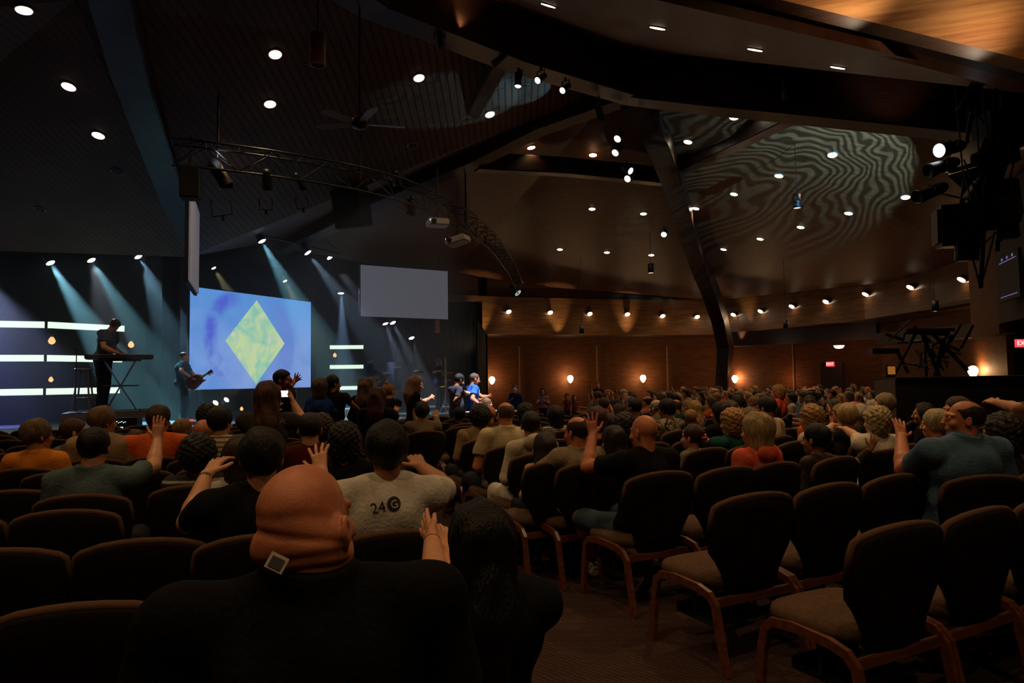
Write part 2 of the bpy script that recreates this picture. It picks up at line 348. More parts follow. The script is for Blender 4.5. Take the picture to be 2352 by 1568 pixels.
# projection screen with the diamond
def screen_mat():
    m = bpy.data.materials.new('projection'); m.use_nodes = True; nt = m.node_tree; N = nt.nodes; L = nt.links
    b = N['Principled BSDF']; b.inputs['Base Color'].default_value = (.02, .02, .02, 1); b.inputs['Roughness'].default_value = .8
    tc = N.new('ShaderNodeTexCoord'); sx = N.new('ShaderNodeSeparateXYZ'); L.new(tc.outputs['Object'], sx.inputs[0])
    def M(op, a, bb=None, cc=None):
        q = N.new('ShaderNodeMath'); q.operation = op
        for i, x in enumerate((a, bb, cc)):
            if x is None: continue
            if isinstance(x, (int, float)): q.inputs[i].default_value = x
            else: L.new(x, q.inputs[i])
        return q.outputs[0]
    def noi(s, d=4, dist=0.):
        q = N.new('ShaderNodeTexNoise'); L.new(tc.outputs['Object'], q.inputs[0]); q.inputs['Scale'].default_value = s; q.inputs['Detail'].default_value = d; q.inputs['Distortion'].default_value = dist; return q.outputs['Fac']
    def mix(f, a, bb):
        q = N.new('ShaderNodeMix'); q.data_type = 'RGBA'
        (L.new(f, q.inputs[0]) if not isinstance(f, float) else setattr(q.inputs[0], 'default_value', f))
        for k, x in ((6, a), (7, bb)):
            if isinstance(x, tuple): q.inputs[k].default_value = (*x, 1)
            else: L.new(x, q.inputs[k])
        return q.outputs[2]
    def mr(f, a, bb):
        q = N.new('ShaderNodeMapRange'); L.new(f, q.inputs[0]); q.inputs[1].default_value = a; q.inputs[2].default_value = bb; return q.outputs[0]
    x, z = sx.outputs[0], sx.outputs[2]
    dia = M('ADD', M('DIVIDE', M('ABSOLUTE', M('ADD', x, 0.0)), 1.15), M('DIVIDE', M('ABSOLUTE', M('ADD', z, .02)), 1.31))
    inside = M('LESS_THAN', dia, 1.0)
    blue = mix(mr(noi(.8, 6, .6), .38, .62), lin((98, 146, 220)), lin((134, 166, 230)))
    blue = mix(mr(z, 1.6, -.6), lin((92, 152, 224)), blue)
    # a violet ring and a paler second ring, watercolour
    rr = M('SQRT', M('ADD', M('POWER', M('ADD', x, .75), 2), M('POWER', M('MULTIPLY', M('ADD', z, -.1), .8), 2)))
    ring = M('MULTIPLY', mr(rr, .66, .86), mr(rr, 1.2, 1.02))
    ringm = M('MULTIPLY', M('MULTIPLY', ring, mr(x, -.5, -1.1)), mr(noi(1.3, 5, 1.0), .38, .56))
    blue = mix(ringm, blue, lin((86, 104, 214)))
    r2 = M('SQRT', M('ADD', M('POWER', M('ADD', x, .2), 2), M('POWER', M('ADD', z, .1), 2)))
    ring2 = M('MULTIPLY', M('MULTIPLY', mr(r2, .9, 1.3), mr(r2, 1.8, 1.7)), mr(x, .3, 1.0))
    blue = mix(M('MULTIPLY', ring2, .6), blue, lin((104, 134, 216)))
    green = mix(mr(noi(1.6, 8, .8), .38, .6), lin((142, 206, 184)), lin((200, 224, 170)))
    green = mix(mr(noi(3.1, 8, .3), .55, .72), green, lin((222, 216, 190)))
    col = mix(inside, blue, green)
    L.new(col, b.inputs['Emission Color']); b.inputs['Emission Strength'].default_value = .92
    return m
sa = np.array([-9.03, 19.1]); sb = np.array([-6.86, 23.2]); sc_ = (sa + sb) / 2
scr = empty('projection_screen', (sc_[0], sc_[1], 2.84), math.atan2(sb[1] - sa[1], sb[0] - sa[0]), 'large glowing projection screen showing a yellow green diamond on blue', 'screen')
W = np.linalg.norm(sb - sa)
MB().box((0, 0, 0), (W, .03, 2.9)).build('screen_image', screen_mat(), scr)
MB().box((0, .05, 0), (W + .06, .06, 2.96)).build('screen_frame', BLACKP, scr)
for s in (-1, 1): MB().box((s * W * .4, .12, -.36), (.08, .08, 3.55)).build('support_post', BLACKM, scr)
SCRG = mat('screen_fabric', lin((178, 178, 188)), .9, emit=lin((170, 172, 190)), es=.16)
def hang_screen(a, b, z0, z1, label):
    a = np.array(a); b = np.array(b); c = (a + b) / 2; Wd = np.linalg.norm(b - a)
    r = empty('hanging_screen', (c[0], c[1], (z0 + z1) / 2), math.atan2(b[1] - a[1], b[0] - a[0]), label, 'screen', 'blank side screens hung over the stage')
    MB().box((0, 0, 0), (Wd, .03, z1 - z0)).build('screen_surface', SCRG, r)
    MB().box((0, .05, 0), (Wd + .08, .06, z1 - z0 + .08)).build('screen_frame', BLACKP, r)
    for s in (-1, 1): MB().tube([(s * Wd * .4, .05, (z1 - z0) / 2), (s * Wd * .4, .05, (z1 - z0) / 2 + .6)], .012).build('hanging_cable', BLACKM, r)
hang_screen(px_line(828, 24.0), px_line(1029, 25.7), P(828, 726, 24)[2], P(828, 608, 24)[2], 'blank pale grey screen hanging over the middle of the stage')
hang_screen(px_line(431, 12.4), px_line(452, 14.3), P(431, 643, 12.4)[2], 5.15, 'blank grey screen seen almost edge on beside the left roof beam')

# ------------------------------------------------------------------ ceiling lights
LENS = emis('lamp_glow', (1.0, .80, .55), 14.0)
LENSD = emis('lamp_dim', (1.0, .72, .42), 2.2)
RIM = mat('lamp_rim', (.25, .2, .16), .4, .4)
dl = {}
def downlight(u, v, label, power=75, group='recessed downlights in the wooden ceiling', lit=True):
    loc, nor = ceil_hit(u, v)
    if loc is None: return
    loc = loc - Vector((0, 0, .0))
    R = rot_to(nor)
    rt = empty('ceiling_light', loc, 0, label, 'ceiling light', group)
    d = (loc - Vector(ORG)).length; rad = .105
    MB().lathe([(rad * 1.25, .06), (rad * 1.25, -.012), (rad, -.018), (rad, .03)], (0, 0, 0), rot_to(nor, (0, 0, -1)), 20).build('trim_ring', RIM, rt, True)
    MB().lathe([(rad * .96, -.022), (rad * .96, -.008)], (0, 0, 0), rot_to(nor, (0, 0, -1)), 20).build('lens', LENS if lit else BLACKP, rt)
    if lit: spot('downlight_lamp', loc + nor * .1, (nor * .3 + Vector((0, 0, -1))), power, WARM, 125, .7, .06)
regions = {
 'slope left of the blue beam': [(55, 22), (158, 198), (226, 310)],
 'slope over the fan': [(632, 124), (620, 238), (962, 178), (1125, 262)],
 'middle slope': [(1220, 338), (1362, 355), (1360, 479), (1478, 490), (1286, 572), (1394, 579), (1496, 585)],
 'swirl patterned slope': [(1686, 268), (1580, 325), (1912, 355), (1789, 403), (1686, 445), (2080, 452), (1949, 489), (1839, 521), (1598, 478), (1746, 548), (1662, 572)],
 'bay under the fascia': [(1260, 10), (1511, 62), (1735, 112), (1925, 153), (2095, 189)],
}
ORD = ['first', 'second', 'third', 'fourth', 'fifth', 'sixth', 'seventh', 'eighth', 'ninth', 'tenth', 'eleventh', 'twelfth', 'thirteenth', 'fourteenth', 'fifteenth', 'sixteenth', 'seventeenth', 'eighteenth', 'nineteenth', 'twentieth'] + ['twenty ' + x for x in ('first', 'second', 'third', 'fourth', 'fifth', 'sixth', 'seventh', 'eighth', 'ninth')] + ['thirtieth'] + ['thirty ' + x for x in ('first', 'second', 'third', 'fourth', 'fifth', 'sixth', 'seventh', 'eighth', 'ninth')] + ['fortieth']
for rg, L_ in regions.items():
    for i, (u, v) in enumerate(sorted(L_)):
        downlight(u, v, 'lit recessed ceiling light, %s from the left in the %s' % (ORD[i], rg))
for i, (u, v) in enumerate([(92, 480), (270, 394), (948, 334)]):
    downlight(u, v, ['unlit ceiling fixture above the far left stage lights', 'unlit ceiling fixture nearest the lower left beam', 'unlit recessed ceiling fixture right of the hanging fan'][i], lit=False, group='unlit ceiling fixtures')
# lamps over the audience outside the frame (the same row of fixtures continues over the camera)
for x, y in ((-4.5, 1.5), (-1.5, 4.0), (1.5, 1.0), (4.5, 4.5), (-5.0, 6.5), (2.5, 7.5), (6.5, 8.0), (-2.2, -1.0), (2.6, -2.2)):
    hz = CB.ray_cast(Vector((x, y, 2)), Vector((0, 0, 1)), 20)[0]
    z = (hz.z if hz else 5.6) - .1
    spot('downlight_lamp', (x, y, z), (0, 0, -1), 200, WARM, 110, .6, .05)
# lights along the wooden band
bl = [(1167, 715), (1263, 717), (1354, 720), (1441, 721), (1522, 725), (1601, 727), (1691, 722), (1755, 714), (1828, 703), (1907, 692), (2001, 675), (2106, 659), (2227, 641)]
def band_pt(u):
    ps = b_left if u < 1642 else b_right
    for (ua, da), (ub, db) in zip(ps, ps[1:]):
        if ua <= u <= ub:
            A = np.array(plan([(ua, da)])[0]); B = np.array(plan([(ub, db)])[0]); k = (u - 1176) / F
            t = (k * A[1] - A[0]) / ((B[0] - A[0]) - k * (B[1] - A[1])); return A + t * (B - A), (B - A) / np.linalg.norm(B - A)
for i, (u, v) in enumerate(bl):
    q, t = band_pt(u); nn = np.array([t[1], -t[0]]); q = q + nn * .12; z = P(u, v, q[1])[2]
    r = empty('band_light', (q[0], q[1], z), math.atan2(t[1], t[0]), 'small lit lamp on the curved wooden band, %s counted from the hanging screen' % ORD[i], 'ceiling light', 'lamps along the curved wooden band')
    MB().lathe([(.08, .12), (.13, .06), (.13, 0), (.11, -.01)], (0, 0, 0), rot_to((0, -.6, -.8), (0, 0, -1)) , 16).build('trim_ring', RIM, r, True)
    MB().lathe([(.115, -.03), (.115, -.015)], (0, 0, 0), rot_to((0, -.6, -.8), (0, 0, -1)), 16).build('lens', LENS, r)
    spot('band_lamp', (q[0] + nn[0] * .15, q[1] + nn[1] * .15, z - .15), (nn[0] * 1.1, nn[1] * 1.1, -1), 60, WARM, 100, .9, .06)
for u in (1107, 1282, 1440, 1718):    # washes on the glossy band
    q, t = band_pt(u); nn = np.array([t[1], -t[0]]); q = q + nn * .5
    spot('band_wash', (q[0], q[1], 3.0), (-nn[0] * .25, -nn[1] * .25, 1), 150, (1, .78, .46), 44, .9, .05)

for u in (1040, 1190, 1360, 1520, 1600, 1790, 1900, 2020):  # added fill lamps without fixtures, evening out the light along the band
    q, t = band_pt(u); nn = np.array([t[1], -t[0]]); q = q + nn * 1.6
    spot('band_wash', (q[0], q[1], 2.9), (-nn[0] * .8, -nn[1] * .8, .45), 22 if u < 1700 else 8, (1, .74, .42), 120, 1.0, .1)
# pendant cylinders
BRASS = mat('aged_brass', lin((176, 138, 76)), .45, .35)
def pendant(u0, v0, v1, d, wpx, label, lit, m):
    top = P(u0, v0, d); bot = P(u0, v1, d); h = top[2] - bot[2]; r = wpx / 2 / F * d
    rt = empty('pendant_light', bot, 0, label, 'pendant light', 'cylinder pendant lights')
    MB().lathe([(r * .2, h), (r, h - .01), (r, 0), (r * .9, 0), (r * .9, h * .25)], n=24).build('lamp_shade', m, rt, True)
    MB().lathe([(r * .88, .01), (r * .88, .03)], n=20).build('lens', LENSD if lit else BLACKP, rt)
    c = CB.ray_cast(Vector((top[0], top[1], top[2])), Vector((0, 0, 1)), 20)[0]
    L = (c.z - bot[2]) if c else h + 2
    MB().tube([(0, 0, h - .01), (0, 0, L)], .008).build('stem', BLACKM, rt)
    if lit: spot('pendant_lamp', bot - np.array([0, 0, .05]), (0, 0, -1), 40, WARM, 100, .8, .05)
pendant(730, 76, 150, 7.0, 36, 'brass coloured cylinder pendant lamp hanging high over the phone holder', False, BRASS)
pendant(1831, 446, 478, 16.0, 18, 'dark cylinder pendant in front of the swirling light pattern', True, BLACKM)
pendant(1336, 748, 767, 27.0, 12, 'small cylinder pendant below the middle of the wooden band', True, BLACKM)
pendant(1495, 605, 627, 24.0, 14, 'small cylinder pendant over the far crowd near the arched beam', True, BLACKM)
pendant(1805, 735, 755, 24.0, 12, 'small cylinder pendant above the exit door side', True, BLACKM)
pendant(2148, 690, 715, 18.0, 16, 'dark cylinder pendant above the sound desk', True, BLACKM)
pendant(1803, 182, 228, 13.2, 12, 'slim dark cylinder pendant beside the long ridge beam', False, mat('bronze', lin((90, 66, 50)), .5, .5))

# ceiling fan
fc = P(826, 285, 9.5)
fan = empty('ceiling_fan', fc, 0, 'dark ceiling fan on a long rod with three blades left of the beam', 'ceiling fan')
fz = CB.ray_cast(Vector(fc), Vector((0, 0, 1)), 20)[0]; fz = (fz.z - fc[2]) if fz else 1.5
MB().tube([(0, 0, .05), (0, 0, fz)], .016).lathe([(.07, fz - .1), (.05, fz - .16), (.02, fz - .2)], n=16).build('rod', BLACKM, fan, True)
MB().lathe([(.05, .1), (.11, .06), (.13, 0), (.1, -.05), (.03, -.07)], n=20).build('motor', BLACKM, fan, True)
FB = mat('fan_blade', lin((150, 160, 180)), .3, .1)  # pale bluish base stands in for stage light on the blades
for a in (14, 172, 300, 232):
    R = Matrix.Rotation(math.radians(a), 3, 'Z') @ Matrix.Rotation(math.radians(12), 3, 'X')
    vs = []
    for t, hw in ((.1, .035), (.2, .06), (.55, .075), (.62, .055), (.64, .02)):
        for s in (-1, 1):
            for z in (-.004, .004): vs.append(R @ Vector((t, s * hw, z)))
    fs = []
    for i in range(4):
        b = i * 4; fs += [(b, b + 4, b + 6, b + 2), (b + 1, b + 3, b + 7, b + 5), (b, b + 1, b + 5, b + 4), (b + 2, b + 6, b + 7, b + 3)]
    fs += [(0, 2, 3, 1), (16, 17, 19, 18)]
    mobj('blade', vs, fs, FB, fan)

# sconces
SG = emis('sconce_glow', (1.0, .66, .32), 26.0)
def sconce(u, v, d, label, power=9, off=(0, -1)):
    q = P(u, v, d - .14)
    r = empty('wall_sconce', q, math.atan2(-q[0], q[1]) * .6, label, 'wall lamp', 'glowing sconces along the wooden walls')
    MB().box((0, .13, -.02), (.12, .03, .34)).build('back_plate', BRASS, r, bevel=.008)
    vs = MB().lathe([(.02, -.20), (.09, -.13), (.14, -.02), (.145, .06), (.11, .14), (.04, .18)], n=18)
    vs.build('lamp_shade', SG, r, True)
    point('sconce_lamp', q + np.array([0, -.22, .05]), power, (1, .50, .20), .08)
sconce(1130, 873, 33.5, 'glowing wall sconce nearest the stage end', 30)
sconce(1310, 870, 34.4, 'glowing wall sconce behind the standing people by the far wall', 30)
sconce(1477, 869, 35.0, 'glowing wall sconce at the middle of the far wall', 30)
sconce(1688, 870, 34.0, 'glowing wall sconce just right of the arched beam foot', 34)
sconce(2235, 853, 21.6, 'bright wall sconce above the sound desk', 42)
point('sconce_lamp', P(1800, 872, 31.2), 14, (1, .42, .16), .1)  # bare point lamp, no sconce built at this spot
# dome light and door
q = P(1927, 796, 27.5); r = empty('dome_light', q, 0, 'glowing shallow dome lamp above the exit door', 'ceiling light')
MB().lathe([(.2, .05), (.19, 0), (.13, -.06), (.03, -.08)], n=20).build('glass_bowl', emis('dome_glow', (1, .66, .36), 3.0), r, True)
MB().lathe([(.012, 3.6 - q[2]), (.012, .11), (.23, .09), (.23, .05), (.19, .05)], n=20).build('trim_ring', BRASS, r, True)
point('dome_lamp', q - np.array([0, .1, .3]), 14, (1, .55, .25), .1)
dq = np.array(P(1913, 873, 29.5)); yaw = math.atan2(w_right and plan(w_right)[3][1] - plan(w_right)[1][1], plan(w_right)[3][0] - plan(w_right)[1][0])
dr = empty('door_1', (dq[0] - .1, dq[1] - .16, 0), yaw); dr['kind'] = 'structure'
MB().box((0, 0, 1.06), (1.0, .06, 2.12)).build('door_leaf', mat('door_dark', lin((40, 28, 22)), .6), dr)
MB().box((.3, -.04, 1.0), (.02, .06, .12)).build('door_handle', CHROME, dr)
no = empty('door_notice', (dq[0] - .02, dq[1] - .28, 1.62), yaw, 'small pale paper notice with grey print fixed on the dark exit door', 'notice')
MB().box((0, 0, 0), (.26, .01, .24)).build('paper', mat('paper', lin((206, 196, 170)), .8), no)
MB().box((0, -.008, .07), (.2, .004, .02)).box((0, -.008, .03), (.14, .004, .02)).box((0, -.008, -.04), (.16, .004, .02)).build('print', BLACKP, no)
def exit_sign(q, yaw, label, wd=.34, ht=.2, glow=1.4):
    r = empty('exit_sign', q, yaw, label, 'exit sign', 'red exit signs')
    MB().box((0, 0, 0), (wd, .06, ht)).build('sign_box', emis('exit_red', (.9, .06, .07), glow), r)
    c = bpy.data.curves.new('txt', 'FONT'); c.body = 'EXIT'; c.size = ht * .8; c.align_x = 'CENTER'; c.align_y = 'CENTER'; c.extrude = .004
    t = bpy.data.objects.new('txt', c); COL.objects.link(t)
    dg = bpy.context.evaluated_depsgraph_get(); me = bpy.data.meshes.new_from_object(t.evaluated_get(dg)); bpy.data.objects.remove(t)
    o = bpy.data.objects.new('lettering', me); COL.objects.link(o); o.parent = r; o.location = (0, -.035, 0); o.rotation_euler = (math.pi / 2, 0, 0)
    me.materials.clear(); me.materials.append(emis('exit_white', (1.0, .6, .6), 1.6))
exit_sign(P(1907, 836, 29.0), yaw, 'small glowing red exit sign above the far door')
exit_sign(P(2349, 788, 17.0), 0, 'red exit sign cut by the right edge of the frame', .36, .2)

# sound desk on the right
BTH = mat('booth_panel', lin((92, 72, 58)), .8, vary=(.2, 6.))
booth = empty('sound_booth', (0, 0, 0), 0, 'tall dark sound booth counter with a pale side panel behind the seated people', 'booth')
bz = 1.46
a0 = P(2008, 880, 12.4); a1 = P(2056, 880, 11.6)
def prism(pts, z0, z1):
    m = MB(); n = len(pts); m.add([(x, y, z0) for x, y in pts] + [(x, y, z1) for x, y in pts], [tuple(range(n))[::-1], tuple(range(n, 2 * n))] + [(i, (i + 1) % n, (i + 1) % n + n, i + n) for i in range(n)]); return m
prism([(a0[0], a0[1]), (a1[0], a1[1]), (a1[0] + .15, a1[1] + .12), (a0[0] + .15, a0[1] + .12)], 0, bz).build('side_panel', BTH, booth)
prism([(a1[0], a1[1]), (9.6, 11.2), (9.9, 13.2), (a0[0] + .15, a0[1] + .2)], 0, bz - .01).build('counter', mat('booth_black', (.01, .009, .009), .8), booth)
prism([(a1[0], a1[1] - .05), (9.6, 11.12), (9.9, 13.3), (a0[0], a0[1] + .2)], bz, bz + .03).build('worktop', BLACKP, booth)
desk = empty('mixing_desk', P(2190, 872, 12.3), 0, 'low black mixing desk lying on the sound booth counter', 'mixing desk')
MB().box((0, 0, 0), (1.6, .6, .06), Matrix.Rotation(.1, 3, 'X')).build('desk_body', BLACKM, desk, bevel=.01)
mm = MB()
for i in range(24): mm.box((-.72 + i * .062, -.12, .05), (.012, .05, .02))
mm.build('fader', CHROME, desk)['kind'] = 'stuff'
for i, (u, v0, d, h) in enumerate([(2046, 828, 12.2, .5), (2130, 790, 12.6, .6)]):
    pass
mq = P(2046, 862, 12.0); mon = empty('desk_monitor', (mq[0], mq[1], bz + .03), .5, 'small monitor glowing orange and blue on the sound booth corner', 'monitor')
MB().box((0, 0, .12), (.24, .03, .17)).box((0, .03, .01), (.12, .1, .02)).box((0, .03, .04), (.03, .03, .08)).build('housing', BLACKM, mon)
MB().box((0, -.018, .12), (.21, .004, .14)).build('display', mat('desk_display', (0, 0, 0), 1, emit=lin((190, 120, 50)), es=.5, blotch=(lin((4, 4, 6)), 30., .42)), mon)
# stack of folded scaffold-like stands (black)
st2 = empty('equipment_stand', P(2135, 873, 12.9) * np.array([1, 1, 0]), 0, 'tangle of black stands and clamps rising behind the sound booth', 'stand')
rnd = random.Random(4); mm = MB(); qx = P(2130, 873, 12.9)
for i in range(26):
    x = rnd.uniform(-.75, .62); z = rnd.uniform(1.5, 2.2); dx = rnd.uniform(-.35, .35)
    mm.tube([(x, rnd.uniform(-.1, .3), z), (x + dx, rnd.uniform(-.1, .3), z + rnd.uniform(-.1, .45))], rnd.uniform(.012, .035), 6)
mm.tube([(-.45, 0, 2.35), (.4, 0, 2.3)], .05).tube([(-.2, 0, 2.35), (-.7, 0, 1.46)], .03).tube([(-.1, 0, 2.3), (.2, 0, 1.46)], .04).tube([(.1, 0, 2.3), (.72, 0, 1.6)], .04).tube([(.3, 0, 2.2), (.1, 0, 1.46)], .05)
mm.tube([(0, .1, 2.2), (0, .1, 0)], .03)
mm.build('stand_tubes', BLACKM, st2)
MB().box((-.85, 0, 1.98), (.5, .2, .1)).box((.0, 0, 2.36), (.9, .25, .06)).build('clamp_plate', BLACKM, st2)
# upper projection room on the right
struct(quadwall('wall_upper_right', [(P(2228, 700, 13.6)[0], 13.6), (P(2292, 700, 11.8)[0], 11.8)], P(2232, 778, 13.6)[2], 4.9, WALLM, .3))
struct(quadwall('wall_upper_side', [(P(2292, 700, 11.8)[0], 11.8), (P(2480, 700, 8.6)[0], 8.6)], P(2292, 790, 11.8)[2] + .35, 4.6, mat('wall_dark', lin((60, 44, 36)), .8), .3))
scq = [P(2300, 592, 11.0), P(2336, 583, 10.3)]
MN = empty('control_screen', (scq[0] + scq[1]) / 2 - np.array([0, 0, .32]), math.atan2(scq[1][1] - scq[0][1], scq[1][0] - scq[0][0]), 'dark wall monitor with thin violet lines beside the right edge', 'monitor')
MB().box((0, 0, 0), (1.0, .05, .74)).build('housing', BLACKP, MN)
MB().box((0, -.03, .25), (.8, .006, .012)).box((0, -.03, -.3), (.8, .006, .012)).box((-.25, -.03, .3), (.06, .006, .04)).box((0, -.03, .3), (.06, .006, .04)).box((.25, -.03, .3), (.06, .006, .04)).build('display_lines', emis('violet_line', (.25, .22, .55), .5), MN)
struct(mobj('trim_30', [tuple(q) for q in (P(2228, 640, 13.5), P(2400, 560, 9.8), P(2400, 566, 9.8), P(2228, 646, 13.5))] + [tuple(q + np.array([.1, .1, 0])) for q in (P(2228, 640, 13.5), P(2400, 560, 9.8), P(2400, 566, 9.8), P(2228, 646, 13.5))], [(0, 1, 2, 3), (4, 7, 6, 5), (0, 4, 5, 1), (2, 6, 7, 3)], BTH))
# ------------------------------------------------------------------ trusses and stage lights
def truss(name, pts, size, label, seg=.55, r=.022):
    pts = [Vector(p) for p in pts]
    # resample
    L = [0]
    for a, b in zip(pts, pts[1:]): L.append(L[-1] + (b - a).length)
    def at(s):
        for i in range(len(pts) - 1):
            if s <= L[i + 1] + 1e-6: return pts[i].lerp(pts[i + 1], (s - L[i]) / (L[i + 1] - L[i]))
        return pts[-1]
    n = max(2, int(L[-1] / seg)); P_ = [at(L[-1] * i / n) for i in range(n + 1)]
    rt = empty(name, (0, 0, 0), 0, label, 'lighting truss'); rails = [[], [], []]; up = Vector((0, 0, 1))
    for i, p in enumerate(P_):
        t = (P_[min(i + 1, n)] - P_[max(i - 1, 0)]).normalized(); sd = t.cross(up).normalized()
        rails[0].append(p + up * size / 2 + sd * size * .45); rails[1].append(p + up * size / 2 - sd * size * .45); rails[2].append(p - up * size / 2)
    for rl in rails: MB().tube(rl, r).build('rail', BLACKM, rt, True)
    mm = MB()
    for i in range(n):
        a = i % 2
        mm.tube([rails[0][i], rails[2][i + 1]] if a else [rails[2][i], rails[0][i + 1]], r * .5, 5)
        mm.tube([rails[1][i], rails[2][i + 1]] if a else [rails[2][i], rails[1][i + 1]], r * .5, 5)
        mm.tube([rails[0][i], rails[1][i + 1]] if a else [rails[1][i], rails[0][i + 1]], r * .5, 5)
        mm.tube([rails[0][i], rails[1][i]], r * .5, 5)
    mm.build('lattice', BLACKM, rt)['kind'] = 'stuff'
    return rt
TZ = 5.62
tp = [on_z(u, v, TZ) for u, v in [(395, 352), (500, 362), (620, 378), (740, 397), (830, 414), (920, 438), (1000, 470), (1070, 510), (1130, 560)]]
tr_pts = tp + [P(1165, 610, 24.0), P(1190, 662, 26.0)]
truss('stage_truss', tr_pts, .42, 'curved black lattice truss sweeping across under the ceiling')
for k, i in enumerate((1, 4, 7)):
    p = tp[i]; c = CB.ray_cast(Vector(p) + Vector((0, 0, .3)), Vector((0, 0, 1)), 20)[0]
    if c:
        o = MB().tube([p, (p[0], p[1], c.z)], .02).build('truss_hanger', BLACKM); tag(o, 'thin black rod holding the curved truss, %s from the left' % ORD[k], 'rod', 'hanging rods of the curved truss')

def can(name, pos, d, label, col=None, es=12, power=0, deg=22, r=.085, L=.24, lightcol=None, hang=.22, barn=False, group='stage lights', face=True):
    """theatre spotlight: housing along d, yoke and clamp above"""
    pos = Vector(pos); d = Vector(d).normalized(); R = rot_to(d)
    rt = empty(name, pos, 0, label, 'stage light', group)
    MB().lathe([(r * .55, L), (r * .8, L * .85), (r * .85, L * .3), (r, .0), (r, -.03), (r * .9, -.03), (r * .9, .02)], (0, 0, 0), R, 16).build('housing', BLACKM, rt, True)
    side = d.cross(Vector((0, 0, 1))); side = side.normalized() if side.length > .1 else Vector((1, 0, 0)); c = -d * L * .4
    MB().tube([c + side * r, c + side * (r * 1.2) + Vector((0, 0, .02)), c + side * (r * 1.2) + Vector((0, 0, hang * .7)), c - side * (r * 1.2) + Vector((0, 0, hang * .7)), c - side * (r * 1.2) + Vector((0, 0, .02)), c - side * r], .012, 6).tube([c + Vector((0, 0, hang * .7)), c + Vector((0, 0, hang))], .025, 8).build('yoke', BLACKM, rt)
    if barn:
        for s in (-1, 1):
            MB().box((0, 0, 0), (r * 1.6, .004, .12)).build('barn_door', BLACKM, rt)
            ch = rt.children[-1]; ch.location = d * .07 + side * 0 + d.cross(side) * s * r; ch.rotation_mode = 'QUATERNION'; ch.rotation_quaternion = (d.cross(side) * s * .4 + d).to_track_quat('Z', 'Y')
    if col:
        lens = MB().lathe([(r * .88, -.02), (r * .7, -.035), (.001, -.04)], (0, 0, 0), R, 16).build('lens', emis('lens_%s_%d' % (name, int(col[2] * 100)), col, es), rt, True)
    if power: spot(name + '_beam', pos + d * .08, d, power * (11 if name == 'stage_light' and power < 3000 else 1), lightcol or col, deg, .35, .05)
    return rt
# hanging theatre lights on the truss (unlit from here)
can('theatre_light', P(520, 425, 12.4), (.45, .3, -.9), 'black theatre light with open flap, nearest to the black loudspeaker', r=.15, L=.5, barn=True, hang=.4, group=None)
can('theatre_light', P(614, 430, 12.7), (-.1, .5, -.8), 'black theatre light hanging second along the curved truss', r=.1, L=.34, barn=True, hang=.3, group=None)
can('theatre_light', P(694, 430, 13.2), (.3, .5, -.8), 'black theatre light hanging third along the curved truss', r=.09, L=.3, barn=True, hang=.3, group=None)
can('theatre_light', P(945, 492, 15.5), (0, .3, -.9), 'dark theatre light hanging left of the white projectors', r=.11, L=.34, hang=.3, group=None)
can('theatre_light', P(912, 420, 14.5), (0, .6, -.6), 'dark theatre light on the truss behind the roof arch', r=.1, L=.3, hang=.3, group=None)
can('theatre_light', P(1189, 672, 26.0), (.6, -.4, -.7), 'small silver edged light at the far low end of the truss', (.6, .7, .55), .6, r=.16, L=.4, hang=.3, group=None)
# loudspeakers
SPK = mat('speaker_black', (.009, .009, .01), .75)
def speaker(c, yaw, size, label, tilt=0):
    r = empty('loudspeaker', c, yaw, label, 'loudspeaker')
    o = MB().box((0, 0, 0), size, Matrix.Rotation(tilt, 3, 'X')).build('cabinet', SPK, r, bevel=.02)
    MB().box((0, -size[1] / 2 - .004, 0), (size[0] * .9, .008, size[2] * .9), None).build('grille', mat('grille', (.006, .006, .006), .9, bump=(1., 400., .003)), r).rotation_euler = (tilt, 0, 0)
    MB().tube([(0, 0, size[2] / 2 - .03), (0, 0, size[2] / 2 + .6)], .015).build('bracket', BLACKM, r)
speaker(P(437, 422, 12.0), .3, (.32, .32, .56), 'black box loudspeaker hanging at the left end of the truss')
speaker(P(808, 478, 16.5), -.35, (.72, .6, .95), 'big dark loudspeaker cluster hanging below the crossing of truss and beam', .25)
speaker(P(1377, 255, 14.3), -.7, (.12, .12, .42), 'small slim loudspeaker hanging below the roof apex', .5)
# projectors
PJ = mat('projector_white', lin((168, 164, 160)), .5)
for i, (u, v, d, a, lb) in enumerate([(1005, 512, 15.0, .3, 'white projector with blue lamp, upper left one hanging from the truss'), (1052, 553, 15.0, -.35, 'white projector tilted, lower right one hanging from the truss')]):
    r = empty('projector', P(u, v, d), a, lb, 'projector')
    MB().box((0, 0, 0), (.46, .4, .15), Matrix.Rotation(-.25 if i else 0, 3, 'Y')).build('case', PJ, r, bevel=.02)
    MB().lathe([(.055, .05), (.055, -.05), (.04, -.05)], (-.12, -.21, -.0), rot_to((0, -1, 0)), 16).build('lens', BLACKM, r, True)
    MB().box((-.2, -.205, .02), (.02, .01, .02)).build('status_light', emis('pj_blue', (.3, .5, 1), 3), r)
    MB().tube([(0, 0, .07), (0, 0, 1.2)], .018).build('mount_pole', BLACKM, r)
